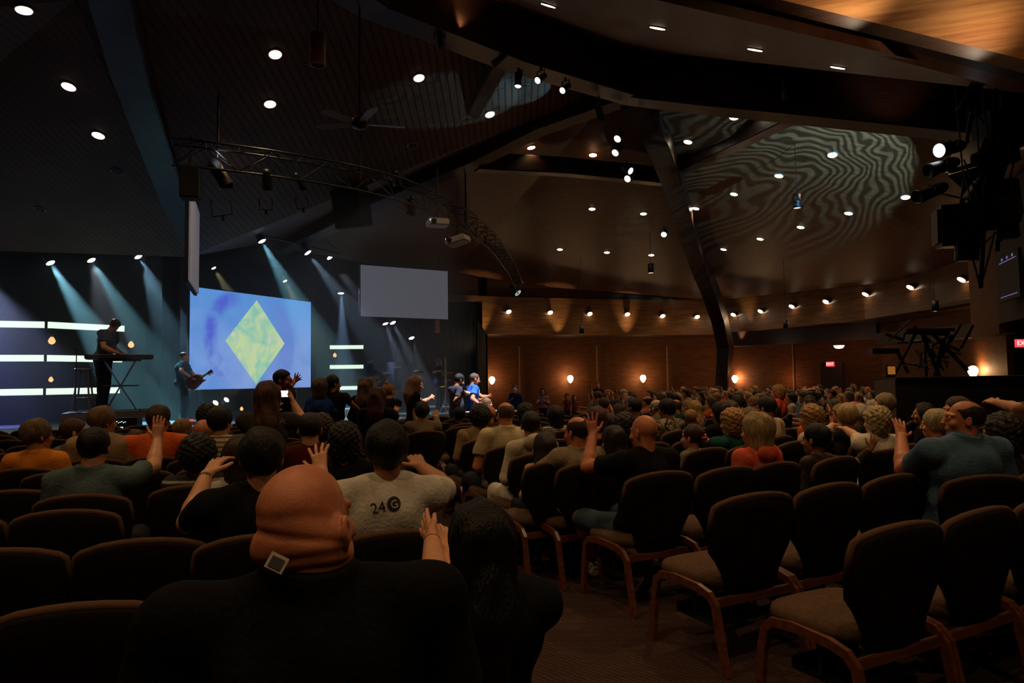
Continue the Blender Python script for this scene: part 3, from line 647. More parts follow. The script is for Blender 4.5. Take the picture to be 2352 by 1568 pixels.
# lights on the ridge beam near the apex
DIM = (1, .9, .75)
for u, v, d, dr, lit, lb in [
    (1190, 195, 11.8, (-.1, -.1, -1), 1.5, 'black moving light with shiny rings on the roof beam'),
    (1236, 184, 12.2, (-.5, -.6, -.6), 5, 'small lit spotlight on the roof beam, next right of the shiny one'),
    (1293, 207, 12.6, (-.5, -.6, -.6), 5, 'small lit spotlight on the roof beam nearest the apex'),
    (1136, 146, 11.5, (-.6, 0, -.5), 0, 'small black spotlight at the joint of beam and brace'),
    (1012, 104, 10.8, (0, .6, -.4), 0, 'small round black spotlight hanging left of the brace'),
    (1419, 318, 15.5, (-.5, -.5, -.6), 8, 'lit spotlight on the arched beam, topmost one'),
    (1414, 350, 15.9, (-.5, -.5, -.6), 6, 'lit spotlight on the arched beam just below the topmost one'),
    (1447, 392, 16.8, (.5, -.6, -.5), 5, 'lit spotlight low on the arched beam above its neighbour'),
    (1442, 410, 16.9, (-.5, -.6, -.5), 5, 'lowest small lit spotlight of the cluster on the arched beam'),
    (1525, 538, 20.5, (-.3, -.7, -.5), 9, 'bright twin spotlight clamped on the arched beam halfway down'),
]:
    can('roof_spotlight', P(u, v, d), dr, lb, (1, .93, .82) if lit else None, lit, r=.07 if d < 15 else .1, L=.28, hang=.2, group=None)
# big black rig at the right
rig = truss('side_truss', [P(2290, 120, 8.8), P(2265, 330, 9.0), P(2250, 620, 9.4)], .5, 'heavy black lighting tower hanging by the right ceiling', .45, .03)
mm = MB(); rnd = random.Random(2)
for i in range(16):
    a = P(rnd.uniform(2190, 2340), rnd.uniform(200, 420), 8.8); b = P(rnd.uniform(2150, 2340), rnd.uniform(430, 600), 8.9); m_ = (a + b) / 2 + np.array([rnd.uniform(-.2, .2), 0, -.25])
    mm.tube([a, m_, b], .012, 5)
o = mm.build('rig_cables', BLACKM); tag(o, 'loose black cables drooping from the lighting tower at the right', 'cables', kind='stuff')
for i, (u, v, d, dr, lit, lb) in enumerate([
    (2160, 345, 8.8, (-.9, -.3, -.25), 9, 'large moving light on the right tower, topmost with lit lens'),
    (2135, 392, 8.8, (-.9, -.1, -.3), 0, 'large black moving light second from top on the tower'),
    (2110, 452, 8.9, (-.9, -.1, -.35), 0, 'large black moving light third from top on the tower'),
    (2230, 455, 9.0, (-.3, .4, -.8), 0, 'black moving light hanging low inside the tower'),
    (2215, 250, 8.8, (-.3, .3, -.8), 0, 'black moving light high on the right tower')]):
    can('moving_light', P(u, v, d), dr, lb, (.92, .97, 1.0) if lit else None, lit, r=.1, L=.42, hang=.1, group=None)
for i, (u, v) in enumerate([(2300, 300), (2245, 380), (2290, 470), (2195, 520)]):
    r = empty('rig_fixture', P(u, v, 9.1), .4 * i, 'bulky black fixture box inside the right lighting tower, %s' % ['upper', 'middle inner', 'lower outer', 'lowest by the cables'][i], 'stage light')
    MB().box((0, 0, 0), (.55, .5, .5), Matrix.Rotation(.5 * i, 3, 'Y')).build('case', BLACKM, r, bevel=.05)
    MB().lathe([(.1, .2), (.14, -.25), (.12, -.27)], (0, -.1, -.2), None, 14).build('barrel', BLACKM, r, True)

# gobo projector: a real spot whose light is patterned, thrown on the ceiling from the tower
def gobo(loc, target, power, deg, col, seed, scale=9.0):
    o = spot('gobo_lamp', loc, Vector(target) - Vector(loc), power, col, deg, .25, .01); l = o.data
    l.use_nodes = True; nt = l.node_tree; N = nt.nodes; Lk = nt.links; em = N['Emission']
    tc = N.new('ShaderNodeTexCoord'); mp = N.new('ShaderNodeMapping'); mp.inputs['Location'].default_value = (seed, seed * .7, 0)
    wv = N.new('ShaderNodeTexWave'); wv.wave_type = 'RINGS'; wv.rings_direction = 'Z'; wv.inputs['Scale'].default_value = scale; wv.inputs['Distortion'].default_value = 16.0
    wv.inputs['Detail'].default_value = .6; wv.inputs['Detail Scale'].default_value = .8
    rp = N.new('ShaderNodeMapRange'); rp.inputs[1].default_value = .25; rp.inputs[2].default_value = .8; rp.inputs[3].default_value = .25; rp.inputs[4].default_value = 1.0
    Lk.new(tc.outputs['Normal'], mp.inputs[0]); Lk.new(mp.outputs[0], wv.inputs['Vector']); Lk.new(wv.outputs['Fac'], rp.inputs[0]); Lk.new(rp.outputs[0], em.inputs['Strength'])
    em.inputs['Color'].default_value = (*col, 1)
GC = (.42, .74, .95)
for (u, v), sz, pw, sd in (((1870, 405), 52, 3600, 0.25), ((1585, 300), 20, 1500, .6)):
    hit, _ = ceil_hit(u, v); src = P(2135, 530, 12.4); gobo(src, hit, pw, sz, GC, sd)
for (u, v), sz, pw, sd in (((1200, 200), 34, 200, .5), ((1090, 230), 34, 260, .7)):
    hit, _ = ceil_hit(u, v); src = P(1375, 372, 14.6); gobo(src, hit, pw, sz, GC, sd, 14.)
hit, _ = ceil_hit(515, 440); spot('truss_spill', P(505, 350, 11.8), Vector(hit) - Vector(P(505, 350, 11.8)), 30, (.7, .8, .9), 50, .9, .03)

# ---- stage back lights with beams through haze
CYAN = (.30, .78, .95); BLUE = (.12, .25, 1.0); YEL = (1.0, .92, .5)
BD = (.60, -.05, -.9)
heads = [
    (-60, 600, 18.0, (.35, -.2, -.95), (.2, .22, 1.0), 3600, 24, 'violet stage light at the frame edge'),
    (115, 602, 18.0, BD, CYAN, 1100, 19, 'bright cyan stage light left of the keyboard player'),
    (209, 596, 18.8, BD, CYAN, 760, 17, 'cyan stage light above the keyboard player'),
    (317, 588, 19.6, BD, (.30, .62, .9), 560, 15, 'cyan stage light over the black gap left of the screen'),
    (530, 536, 17.2, (.45, .0, -.9), CYAN, 800, 22, 'brightest cyan stage light above the projection screen'),
    (601, 552, 18.6, (.5, .0, -.9), CYAN, 620, 20, 'cyan stage light above the screen, second from its left'),
    (706, 579, 21.2, (.6, .0, -.8), (.5, .75, 1), 300, 18, 'small cyan stage light over the right edge of the screen'),
    (757, 590, 24.5, (.6, -.2, -.8), (.7, .8, 1), 120, 16, 'small pale stage light left of the hanging grey screen'),
    (783, 672, 26.5, (.08, -.15, -1), (.35, .6, 1.0), 700, 16, 'blue stage light throwing a beam straight down beside the hanging screen'),
    (885, 742, 27.5, (.35, -.2, -.9), (.5, .65, 1.0), 200, 16, 'dim blue stage light just below the hanging screen'),
    (902, 740, 27.5, (.5, -.3, -.9), (.6, .75, 1.0), 160, 16, 'small pale stage light just below the hanging screen'),
    (945, 775, 28.5, (.3, -.3, -.8), (.7, .7, .7), 60, 16, 'tiny lit stage light over the drum shield'),
]
for u, v, d, dr, c, pw, deg, lb in heads:
    can('stage_light', P(u, v, d), dr, lb, tuple(.5 + .5 * x for x in c), 22, pw, deg, r=.12 if u < 700 else .13, L=.26, lightcol=c)
for u, v, d, dr, lb in [(490, 614, 22.5, (.5, .0, -.8), 'small yellow stage light hanging above the screen corner'), (654, 644, 25.5, (.45, -.1, -.8), 'small yellow stage light hanging right above the screen')]:
    can('stage_light', P(u, v, d), dr, lb, YEL, 8, 130, 22, r=.09, L=.2, lightcol=YEL)
for u, v, d, lb in [(494, 926, 17.6, 'yellow floor light on the stage under the screen, nearer one'), (519, 919, 18.6, 'yellow floor light on the stage under the screen, farther one')]:
    q = P(u, v, d)
    can('floor_light', q, (.62, -.35, .45), lb, (1, .95, .62), 8, 70, 26, r=.085, L=.16, lightcol=YEL, group='yellow floor lights', hang=.05)
    o = MB().box((q[0], q[1], (q[2] + STZ) / 2), (.1, .1, q[2] - STZ - .02)).build('floor_stand', BLACKM)
    tag(o, 'short black block carrying the ' + lb.split(',')[1].strip() + ' yellow floor light', 'light stand')
# rails that carry the back lights
for a, b, lb in [((-120, 590, 18.4), (335, 574, 19.8), 'black pipe carrying the stage lights above the keyboard player'), ((505, 522, 17.0), (780, 585, 23.8), 'black pipe carrying the stage lights above the projection screen'), ((760, 660, 26.6), (960, 765, 28.7), 'black pipe carrying the small lights behind the hanging screen')]:
    o = MB().tube([P(*a) + np.array([0, 0, .04]), P(*b) + np.array([0, 0, .04])], .03).build('light_pipe', BLACKM); tag(o, lb, 'pipe')
# warm practical bulbs on the stage wall
for i, (u, v, d, lb) in enumerate([(119, 783, 18.2, 'round amber bulb lamp between the top and middle bars at the left'), (301, 792, 20.2, 'round amber bulb lamp behind the keyboard player'), (117, 872, 18.2, 'small amber lamp between the middle and bottom bars'), (555, 939, 20.5, 'tiny amber lamp on the stage floor under the screen'), (769, 816, 28.9, 'faint amber bulb lamp between the short bars')]):
    r = empty('bulb_lamp', P(u, v, d), 0, lb, 'lamp', 'amber bulb lamps on the stage'); s = (.09, .085, .06, .05, .08)[i]
    MB().lathe([(.02, s * 1.3), (s * .6, s * .9), (s, 0), (s * .7, -s * .7), (.01, -s)], n=14).build('bulb', emis('amber', (1, .42, .16), 1.6), r, True)
    MB().lathe([(s * .3, s * 1.2), (s * .3, s * 1.8)], n=10).build('socket', BRASS, r)
# front wash on the team in front of the stage, key lights from the roof spots
def aim(src, tgt, pw, deg, col, bl=.5):
    src = Vector(src) + (Vector(tgt) - Vector(src)).normalized() * .5
    return spot('key_light', src, Vector(tgt) - Vector(src), pw, col, deg, bl, .06)
for u_, v_, d_, dv_ in ((1065, 82, 11.2, (.1, .25, 1)), (2075, 322, 13.2, (0, .3, 1))): spot('beam_uplight', P(u_, v_, d_) + np.array([0, -.45, -.1]), dv_, 25, (1, .7, .42), 80, .9, .04)
aim(P(1236, 184, 12.2), P(1070, 900, 13.5), 5200, 15, (.86, .9, 1.0))
aim(P(1293, 207, 12.6), P(955, 900, 11.5), 3600, 12, (.9, .88, .9))
aim(P(1412, 322, 15.3), P(1185, 905, 21), 3000, 12, (.75, .8, 1.0))
aim(P(1190, 200, 11.8), P(430, 880, 17.5), 1200, 12, (.55, .7, .9))
aim(P(317, 588, 19.2), P(424, 860, 17.8), 2600, 22, (.35, .75, 1))
aim(P(209, 596, 18.8), P(262, 780, 14.7), 1500, 12, (.75, .85, 1.0))
aim(P(-60, 600, 18.0), P(50, 1000, 12.4), 5000, 24, (.45, .55, 1.0))
# haze
def haze(name, x0, x1, y0, y1, z0, z1, dens, label):
    o = MB().box(((x0 + x1) / 2, (y0 + y1) / 2, (z0 + z1) / 2), (x1 - x0, y1 - y0, z1 - z0)).build(name, None)
    m = bpy.data.materials.new(name); m.use_nodes = True; nt = m.node_tree; nt.nodes.clear()
    out = nt.nodes.new('ShaderNodeOutputMaterial'); vs_ = nt.nodes.new('ShaderNodeVolumeScatter'); vs_.inputs['Density'].default_value = dens; vs_.inputs['Anisotropy'].default_value = .25
    nt.links.new(vs_.outputs[0], out.inputs['Volume']); o.data.materials.append(m); tag(o, label, 'haze', kind='stuff'); return o
haze('stage_haze', -17.0, -1.3, 13.6, 29.2, .58, 5.4, .017, 'thin theatrical haze hanging over the stage lit by the beams')

# ------------------------------------------------------------------ chairs
SEATM = mat('seat_fabric', lin((96, 74, 58)), .95, spec=.1, bump=(.9, 260., .004), vary=(.25, 40.))
SHADEBACKM = mat('shaded_back_fabric', lin((26, 20, 18)), .95, spec=.08, bump=(.8, 260., .004))  # darker than the seat cloth: shade on the upright backs put into the colour
LITEDGEM = mat('lit_edge_fabric', lin((92, 68, 52)), .95, spec=.1, bump=(.6, 260., .003))  # paler brown stands in for overhead light along the top edge
BENT = mat('bentwood', lin((112, 62, 38)), .38, spec=.45, wood=(lin((80, 44, 28)), (4., 30., 30.)), coat=.2)
def back_outline(t):
    """half outline (x, z) of the backrest, t 0..1 from bottom centre round to top centre"""
    pts = [(0, .36), (.13, .36), (.165, .40), (.175, .47), (.215, .54), (.258, .60), (.272, .70), (.268, .79), (.258, .835), (.235, .853), (.16, .877), (.08, .888), (0, .892)]
    return pts
def make_chair():
    r = empty('auditorium_chair', (0, 0, 0))
    # origin at floor under the seat centre, chair faces +Y, back at y -.24
    ol = back_outline(0); full = [(x, z) for x, z in ol] + [(-x, z) for x, z in ol[::-1][1:-1]]
    cx, cz = 0, .64; n = len(full)
    def yb(x, z): return -.235 - .16 * (z - .45) + .55 * x * x   # recline and wrap
    layers = [(1.0, -.028), (1.0, .022), (.93, .036), (.6, .045), (.01, .047)]; lay_b = [(.96, -.036), (.6, -.038), (.01, -.038)]
    vs = []; fs = []
    seq = [(s, o_) for s, o_ in lay_b[::-1]] + layers
    for s, off in seq:
        for x, z in full:
            X = cx + (x - cx) * s; Z = cz + (z - cz) * s; vs.append((X, yb(X, Z) + off, Z))
    for i in range(len(seq) - 1):
        for k in range(n): fs.append((i * n + k, (i + 1) * n + k, (i + 1) * n + (k + 1) % n, i * n + (k + 1) % n))
    fs.append(tuple(range(n))); fs.append(tuple(range((len(seq) - 1) * n, len(seq) * n))[::-1])
    bk = mobj('backrest', vs, fs, SHADEBACKM, r, True)
    top = [(x, z) for x, z in full if z > .60]; top.sort(key=lambda q: q[0])
    MB().tube([(x * 1.005, yb(x, z) - .0, z + .004) for x, z in top], .017, 6).build('lit_top_edge', LITEDGEM, bk, True)  # tube added to draw the lit upper edge of the upholstery
    # seat cushion: rounded slab wider at the front
    ss = []; m = 28
    for k in range(m):
        a = 2 * math.pi * k / m; ca, sa_ = math.cos(a), math.sin(a); e = .55
        x = math.copysign(abs(ca) ** e, ca) * .262; y = math.copysign(abs(sa_) ** e, sa_) * .245
        ss.append((x * (1 + .06 * (y / .245)), y + .02))
    vs = []; fs = []
    for s, z in ((.9, .395), (1, .41), (1.01, .44), (.97, .465), (.8, .48), (.4, .487), (.01, .488)):
        for x, y in ss: vs.append((x * s, .02 + (y - .02) * s, z))
    for i in range(6):
        for k in range(m): fs.append((i * m + k, i * m + (k + 1) % m, (i + 1) * m + (k + 1) % m, (i + 1) * m + k))
    fs.append(tuple(range(m))[::-1]); mobj('seat', vs, fs, SEATM, r, True)
    for s in (-1, 1):
        x = s * .272
        path = [(x, .26, 0), (x, .235, .25), (x, .21, .36), (x, .17, .40), (x, .05, .415), (x, -.14, .405), (x, -.22, .385), (x, -.262, .34), (x, -.285, .22), (x, -.33, 0)]
        mm = MB(); vs = []; fs = []; w2 = .013; hh = .021
        for i, p in enumerate(path):
            a = np.array(path[max(i - 1, 0)]); b = np.array(path[min(i + 1, len(path) - 1)]); t = (b - a) / np.linalg.norm(b - a); nn = np.array([0, -t[2], t[1]]); p = np.array(p)
            for sx, sn in ((-1, -1), (1, -1), (1, 1), (-1, 1)): vs.append(p + np.array([sx * w2, 0, 0]) + nn * sn * hh)
        for i in range(len(path) - 1):
            for k in range(4): fs.append((i * 4 + k, i * 4 + (k + 1) % 4, i * 4 + 4 + (k + 1) % 4, i * 4 + 4 + k))
        e = (len(path) - 1) * 4; fs += [(0, 3, 2, 1), (e, e + 1, e + 2, e + 3)]
        mm.add(vs, fs).build('side_frame', BENT, r)
    MB().box((0, -.245, .345), (.53, .022, .05)).build('rear_rail', BENT, r, bevel=.004)
    MB().box((0, .19, .375), (.53, .022, .04)).build('front_rail', BENT, r, bevel=.004)
    mm = MB().box((0, -.03, .20), (.42, .30, .008)); mm.box((0, -.18, .225), (.42, .01, .05)); mm.box((0, .12, .225), (.42, .01, .05)); mm.box((-.21, -.03, .29), (.01, .02, .17)).box((.21, -.03, .29), (.01, .02, .17))
    mm.build('book_rack', BLACKM, r)
    return r
chair0 = make_chair(); chair_used = [False]; CHAIRS = []
def place_chair(x, y, rz, label, group='dark upholstered auditorium chairs', sx=1.0):
    if not chair_used[0]: c = chair0; chair_used[0] = True
    else: c = copy_tree(chair0)
    c.location = (x, y, 0); c.rotation_euler = (0, 0, rz); c.scale = (sx, 1, 1); tag(c, label, 'chair', group); CHAIRS.append((x, y)); return c
# ------------------------------------------------------------------ implicit surfaces -> one continuous mesh per body / garment
class Field:
    def __init__(s): s.p = []
    def add(s, fn, lo, hi, k=.03, op='u'): s.p.append((fn, np.array(lo, float), np.array(hi, float), k, op)); return s
    def cone(s, a, b, ra, rb, k=.03, op='u', cut=False):
        a = np.array(a, float); b = np.array(b, float); R = max(ra, rb); ab = b - a; L2 = max(ab @ ab, 1e-9)
        def fn(X, Y, Z):
            px, py, pz = X - a[0], Y - a[1], Z - a[2]; t = (px * ab[0] + py * ab[1] + pz * ab[2]) / L2
            tc = np.clip(t, 0, 1); d = np.sqrt((px - tc * ab[0]) ** 2 + (py - tc * ab[1]) ** 2 + (pz - tc * ab[2]) ** 2) - (ra + (rb - ra) * tc)
            return np.maximum(d, (t - 1) * math.sqrt(L2)) if cut else d
        return s.add(fn, np.minimum(a, b) - R, np.maximum(a, b) + R, k, op)
    def ell(s, c, r, A=None, k=.03, op='u'):
        """ellipsoid; A: 3x3 whose rows are the local axes"""
        c = np.array(c, float); r = np.array(r, float); A = np.eye(3) if A is None else np.array(A, float)
        ext = np.sqrt(((A * r[:, None]) ** 2).sum(0))
        def fn(X, Y, Z):
            q = [(X - c[0]) * A[i, 0] + (Y - c[1]) * A[i, 1] + (Z - c[2]) * A[i, 2] for i in range(3)]
            k0 = np.sqrt((q[0] / r[0]) ** 2 + (q[1] / r[1]) ** 2 + (q[2] / r[2]) ** 2) + 1e-6
            k1 = np.sqrt((q[0] / r[0] ** 2) ** 2 + (q[1] / r[1] ** 2) ** 2 + (q[2] / r[2] ** 2) ** 2) + 1e-6
            return k0 * (k0 - 1) / k1
        return s.add(fn, c - ext, c + ext, k, op)
    def plane(s, p, nrm):
        """keep the side opposite to nrm"""
        p = np.array(p, float); nrm = np.array(nrm, float); nrm = nrm / np.linalg.norm(nrm)
        s.p.append((lambda X, Y, Z: (X - p[0]) * nrm[0] + (Y - p[1]) * nrm[1] + (Z - p[2]) * nrm[2], None, None, .012, 'i')); return s
    def mesh(s, cell, noise=None):
        us = [q for q in s.p if q[4] == 'u']
        lo = np.min([q[1] for q in us], 0) - 4 * cell; hi = np.max([q[2] for q in us], 0) + 4 * cell
        n = np.ceil((hi - lo) / cell).astype(int) + 1
        ax = [(lo[i] + cell * np.arange(n[i])).astype(np.float32) for i in range(3)]
        D = np.full(tuple(n), 1.0, np.float32)
        for fn, a, b, k, op in s.p:
            if a is None: sl = (slice(None),) * 3
            else:
                m = k + 3 * cell; i0 = np.maximum(((a - m - lo) / cell).astype(int), 0); i1 = np.minimum(((b + m - lo) / cell).astype(int) + 2, n)
                if (i1 <= i0).any(): continue
                sl = tuple(slice(i0[i], i1[i]) for i in range(3))
            d = fn(ax[0][sl[0]][:, None, None], ax[1][sl[1]][None, :, None], ax[2][sl[2]][None, None, :])
            o = D[sl]
            if op == 'u': h = np.maximum(k - np.abs(o - d), 0) / k; D[sl] = np.minimum(o, d) - h * h * k * .25
            elif op == 's': h = np.maximum(k - np.abs(o + d), 0) / k; D[sl] = np.maximum(o, -d) + h * h * k * .25
            else: D[sl] = np.maximum(o, d)
        if noise is not None:
            D = D + noise(ax[0][:, None, None], ax[1][None, :, None], ax[2][None, None, :])
        return surface_nets(D, lo, cell)
def surface_nets(D, lo, cell):
    S = D < 0; c = [S[i:S.shape[0] - 1 + i, j:S.shape[1] - 1 + j, k:S.shape[2] - 1 + k] for i in (0, 1) for j in (0, 1) for k in (0, 1)]
    cnt = sum(x.astype(np.int8) for x in c); act = (cnt > 0) & (cnt < 8); I, J, Kk = np.nonzero(act)
    idx = np.full(act.shape, -1, np.int32); idx[I, J, Kk] = np.arange(len(I))
    corner = {(i, j, k): D[I + i, J + j, Kk + k] for i in (0, 1) for j in (0, 1) for k in (0, 1)}
    acc = np.zeros((len(I), 3)); num = np.zeros(len(I))
    for a in corner:
        for axi in range(3):
            if a[axi] == 1: continue
            b = list(a); b[axi] = 1; b = tuple(b); da, db = corner[a], corner[b]; m = (da < 0) != (db < 0)
            t = np.where(m, da / np.where(np.abs(da - db) < 1e-12, 1, da - db), 0)
            p = np.zeros((len(I), 3)); 
            for q in range(3): p[:, q] = a[q]
            p[:, axi] = t; acc += p * m[:, None]; num += m
    V = (acc / np.maximum(num, 1)[:, None] + np.stack([I, J, Kk], 1)) * cell + lo
    Q = []
    for axi in range(3):
        sl0 = [slice(None)] * 3; sl1 = [slice(None)] * 3; sl0[axi] = slice(0, -1); sl1[axi] = slice(1, None)
        A = S[tuple(sl0)]; B = S[tuple(sl1)]; e = np.argwhere(A != B); o1, o2 = [x for x in range(3) if x != axi]
        ok = (e[:, o1] > 0) & (e[:, o2] > 0) & (e[:, o1] < idx.shape[o1]) & (e[:, o2] < idx.shape[o2]); e = e[ok]
        def g(d1, d2):
            f = e.copy(); f[:, o1] -= d1; f[:, o2] -= d2; return idx[f[:, 0], f[:, 1], f[:, 2]]
        q = np.stack([g(1, 1), g(0, 1), g(0, 0), g(1, 0)], 1)
        flip = A[tuple(e.T)] != (axi == 1)
        q[~flip] = q[~flip][:, ::-1]; Q.append(q)
    Q = np.concatenate(Q); Q = Q[(Q >= 0).all(1)]
    return V.astype(np.float32), Q
def np_mesh(name, V, Q, m):
    me = bpy.data.meshes.new(name); nv, nf = len(V), len(Q)
    me.vertices.add(nv); me.vertices.foreach_set('co', V.ravel()); me.loops.add(nf * 4); me.loops.foreach_set('vertex_index', Q.astype(np.int32).ravel())
    me.polygons.add(nf); me.polygons.foreach_set('loop_start', np.arange(0, nf * 4, 4, dtype=np.int32)); me.polygons.foreach_set('loop_total', np.full(nf, 4, np.int32))
    me.polygons.foreach_set('use_smooth', np.ones(nf, bool)); me.update(calc_edges=True)
    if m: me.materials.append(m)
    return me
def link(name, me, parent):
    o = bpy.data.objects.new(name, me); COL.objects.link(o); o.parent = parent; return o
def folds(seed, amp=.006):
    r = random.Random(seed); a, b, c = [r.uniform(0, 6) for _ in range(3)]
    return lambda X, Y, Z: (amp * (np.sin(22 * Z + 9 * X + 3 * np.sin(9 * X + a) + b) * .6 + np.sin(31 * X - 14 * Z + 4 * np.sin(7 * Z + c)) * .5 + np.sin(26 * Y + 17 * Z + a))).astype(np.float32)
def strands(seed, amp=.004, f=70., curl=False):
    r = random.Random(seed); a, b, c = [r.uniform(0, 6) for _ in range(3)]
    if curl: return lambda X, Y, Z: (amp * (np.sin(f * X + a + 2 * np.sin(40 * Z)) * np.sin(f * Z + b + 2 * np.sin(35 * Y)) + np.sin(f * Y + c + 2 * np.sin(45 * X)) * .7)).astype(np.float32)
    return lambda X, Y, Z: (amp * (np.sin(f * X + 3 * np.sin(9 * Z + a)) * .6 + np.sin(f * 1.3 * Y + 3 * np.sin(8 * Z + b)) * .6)).astype(np.float32)
def rz(a): c, s = math.cos(a), math.sin(a); return np.array([[c, -s, 0], [s, c, 0], [0, 0, 1]])
def rx(a): c, s = math.cos(a), math.sin(a); return np.array([[1, 0, 0], [0, c, -s], [0, s, c]])
def ry(a): c, s = math.cos(a), math.sin(a); return np.array([[c, 0, s], [0, 1, 0], [-s, 0, c]])
def unit(v): v = np.array(v, float); return v / max(np.linalg.norm(v), 1e-9)

def head_skin(fd, H, R, hs, fine=True, fat=0, bald=False):
    def L(p): return H + R @ (np.array(p) * hs)
    A = R.T
    fd.ell(L((0, -.012, .033)), np.array((.076, .097, .088)) * hs, A, .01)
    fd.ell(L((0, .028, -.034)), np.array((.058 + .008 * fat, .066, .083)) * hs, A, .03 * hs)
    fd.ell(L((0, .068, -.098)), np.array((.026, .024, .02)) * hs, A, .03 * hs)
    if fine:
        fd.cone(L((0, .094, .012)), L((0, .118, -.032)), .009 * hs, .0125 * hs, .012)
        for s in (-1, 1):
            fd.cone(L((0, .094, .022)), L((s * .05, .074, .02)), .010 * hs, .008 * hs, .015)
            fd.ell(L((s * .032, .103, .0)), np.array((.016, .012, .010)) * hs, A, .012, 's')
            fd.ell(L((s * .031, .085, .0)), np.array((.0125,) * 3) * hs, A, .003)
            fd.ell(L((s * .045, .07, -.035)), np.array((.02, .02, .02)) * hs, A, .02)
            fd.cone(L((s * .012, .121, -.036)), L((s * .013, .112, -.037)), .007 * hs, .007 * hs, .006)
        fd.cone(L((-.02, .096, -.064)), L((.02, .096, -.064)), .0065 * hs, .0065 * hs, .006)
        fd.cone(L((-.016, .092, -.076)), L((.016, .092, -.076)), .008 * hs, .008 * hs, .006)
        fd.cone(L((-.026, .104, -.0695)), L((.026, .104, -.0695)), .0025 * hs, .0025 * hs, .003, 's')
    for s in (-1, 1):   # ears
        Re = R @ rz(s * .45) ; fd.ell(L((s * .080, -.008, -.008)), np.array((.009, .021, .033)) * hs, Re.T, .006)
        if fine:
            fd.ell(L((s * .091, -.006, -.004)), np.array((.006, .011, .019)) * hs, Re.T, .004, 's')

def make_hair(style, H, R, hs, cell, seed):
    fd = Field(); A = R.T
    def L(p): return H + R @ (np.array(p, float) * hs)
    base = lambda g=.012, gz=.012: fd.ell(L((0, -.014, .034)), np.array((.077 + g, .098 + g, .088 + gz)) * hs, A, .01)
    nz = strands(seed, .0028)
    def face_cut(a=.02, lowback=-.07):
        fd.plane(L((0, .045 + a, .045)), R @ np.array((0, .80, -.6)))
        fd.plane(L((0, 0, lowback)), R @ np.array((0, .25, -1.0)))
    if style == 'short': base(.010, .013); face_cut(.02, -.05)
    elif style == 'thick': base(.020, .024); face_cut(.03, -.06); nz = strands(seed, .004, 60)
    elif style == 'buzz': base(.004, .005); face_cut(.01, -.045); nz = None
    elif style == 'afro': base(.040, .045); face_cut(.05, -.08); nz = strands(seed, .006, 110, True)
    elif style == 'curly': base(.028, .028); fd.ell(L((0, -.02, -.04)), np.array((.105, .095, .1)) * hs, A, .03); face_cut(.03, -.15); nz = strands(seed, .0055, 125, True)
    elif style == 'bob':
        base(.022, .018); fd.cone(L((0, -.02, .0)), L((0, -.025, -.085)), .108 * hs, .096 * hs, .03); 
        fd.plane(L((0, 0, -.135)), R @ np.array((0, .1, -1.))); fd.plane(L((0, .045, .04)), R @ np.array((0, .93, -.36)))
        nz = strands(seed, .0045, 75)
    elif style == 'long':
        base(.018, .016); fd.cone(L((0, -.025, 0)), L((0, -.075, -.20)), .098 * hs, .085 * hs, .03); fd.cone(L((0, -.075, -.20)), L((0, -.095, -.36)), .085 * hs, .05 * hs, .03)
        fd.plane(L((0, .05, .04)), R @ np.array((0, .93, -.36))); nz = strands(seed, .005, 70)
    elif style == 'wavy':
        base(.026, .022); fd.cone(L((0, -.03, 0)), L((0, -.06, -.18)), .112 * hs, .11 * hs, .03); fd.cone(L((0, -.06, -.18)), L((0, -.07, -.27)), .11 * hs, .07 * hs, .03)
        fd.plane(L((0, .045, .04)), R @ np.array((0, .93, -.36))); nz = strands(seed, .009, 42)
    elif style == 'pony':
        base(.009, .010); face_cut(.02, -.05); fd.cone(L((0, -.11, .0)), L((0, -.14, -.05)), .024, .03, .015); fd.cone(L((0, -.14, -.05)), L((0, -.125, -.2)), .03, .016, .02)
    elif style == 'bun':
        base(.008, .010); face_cut(.015, -.05); fd.ell(L((0, -.05, .135)), np.array((.036, .036, .03)), A, .01); nz = strands(seed, .004, 80)
    elif style == 'ring':   # balding: hair round the back and sides only
        base(.007, .003); face_cut(.0, -.055); fd.ell(L((0, .02, .115)), np.array((.072, .105, .075)) * hs, A, .015, 's')
    elif style == 'capped': base(.014, .012); face_cut(.02, -.03); nz = None
    V, Q = fd.mesh(cell, nz); return V, Q

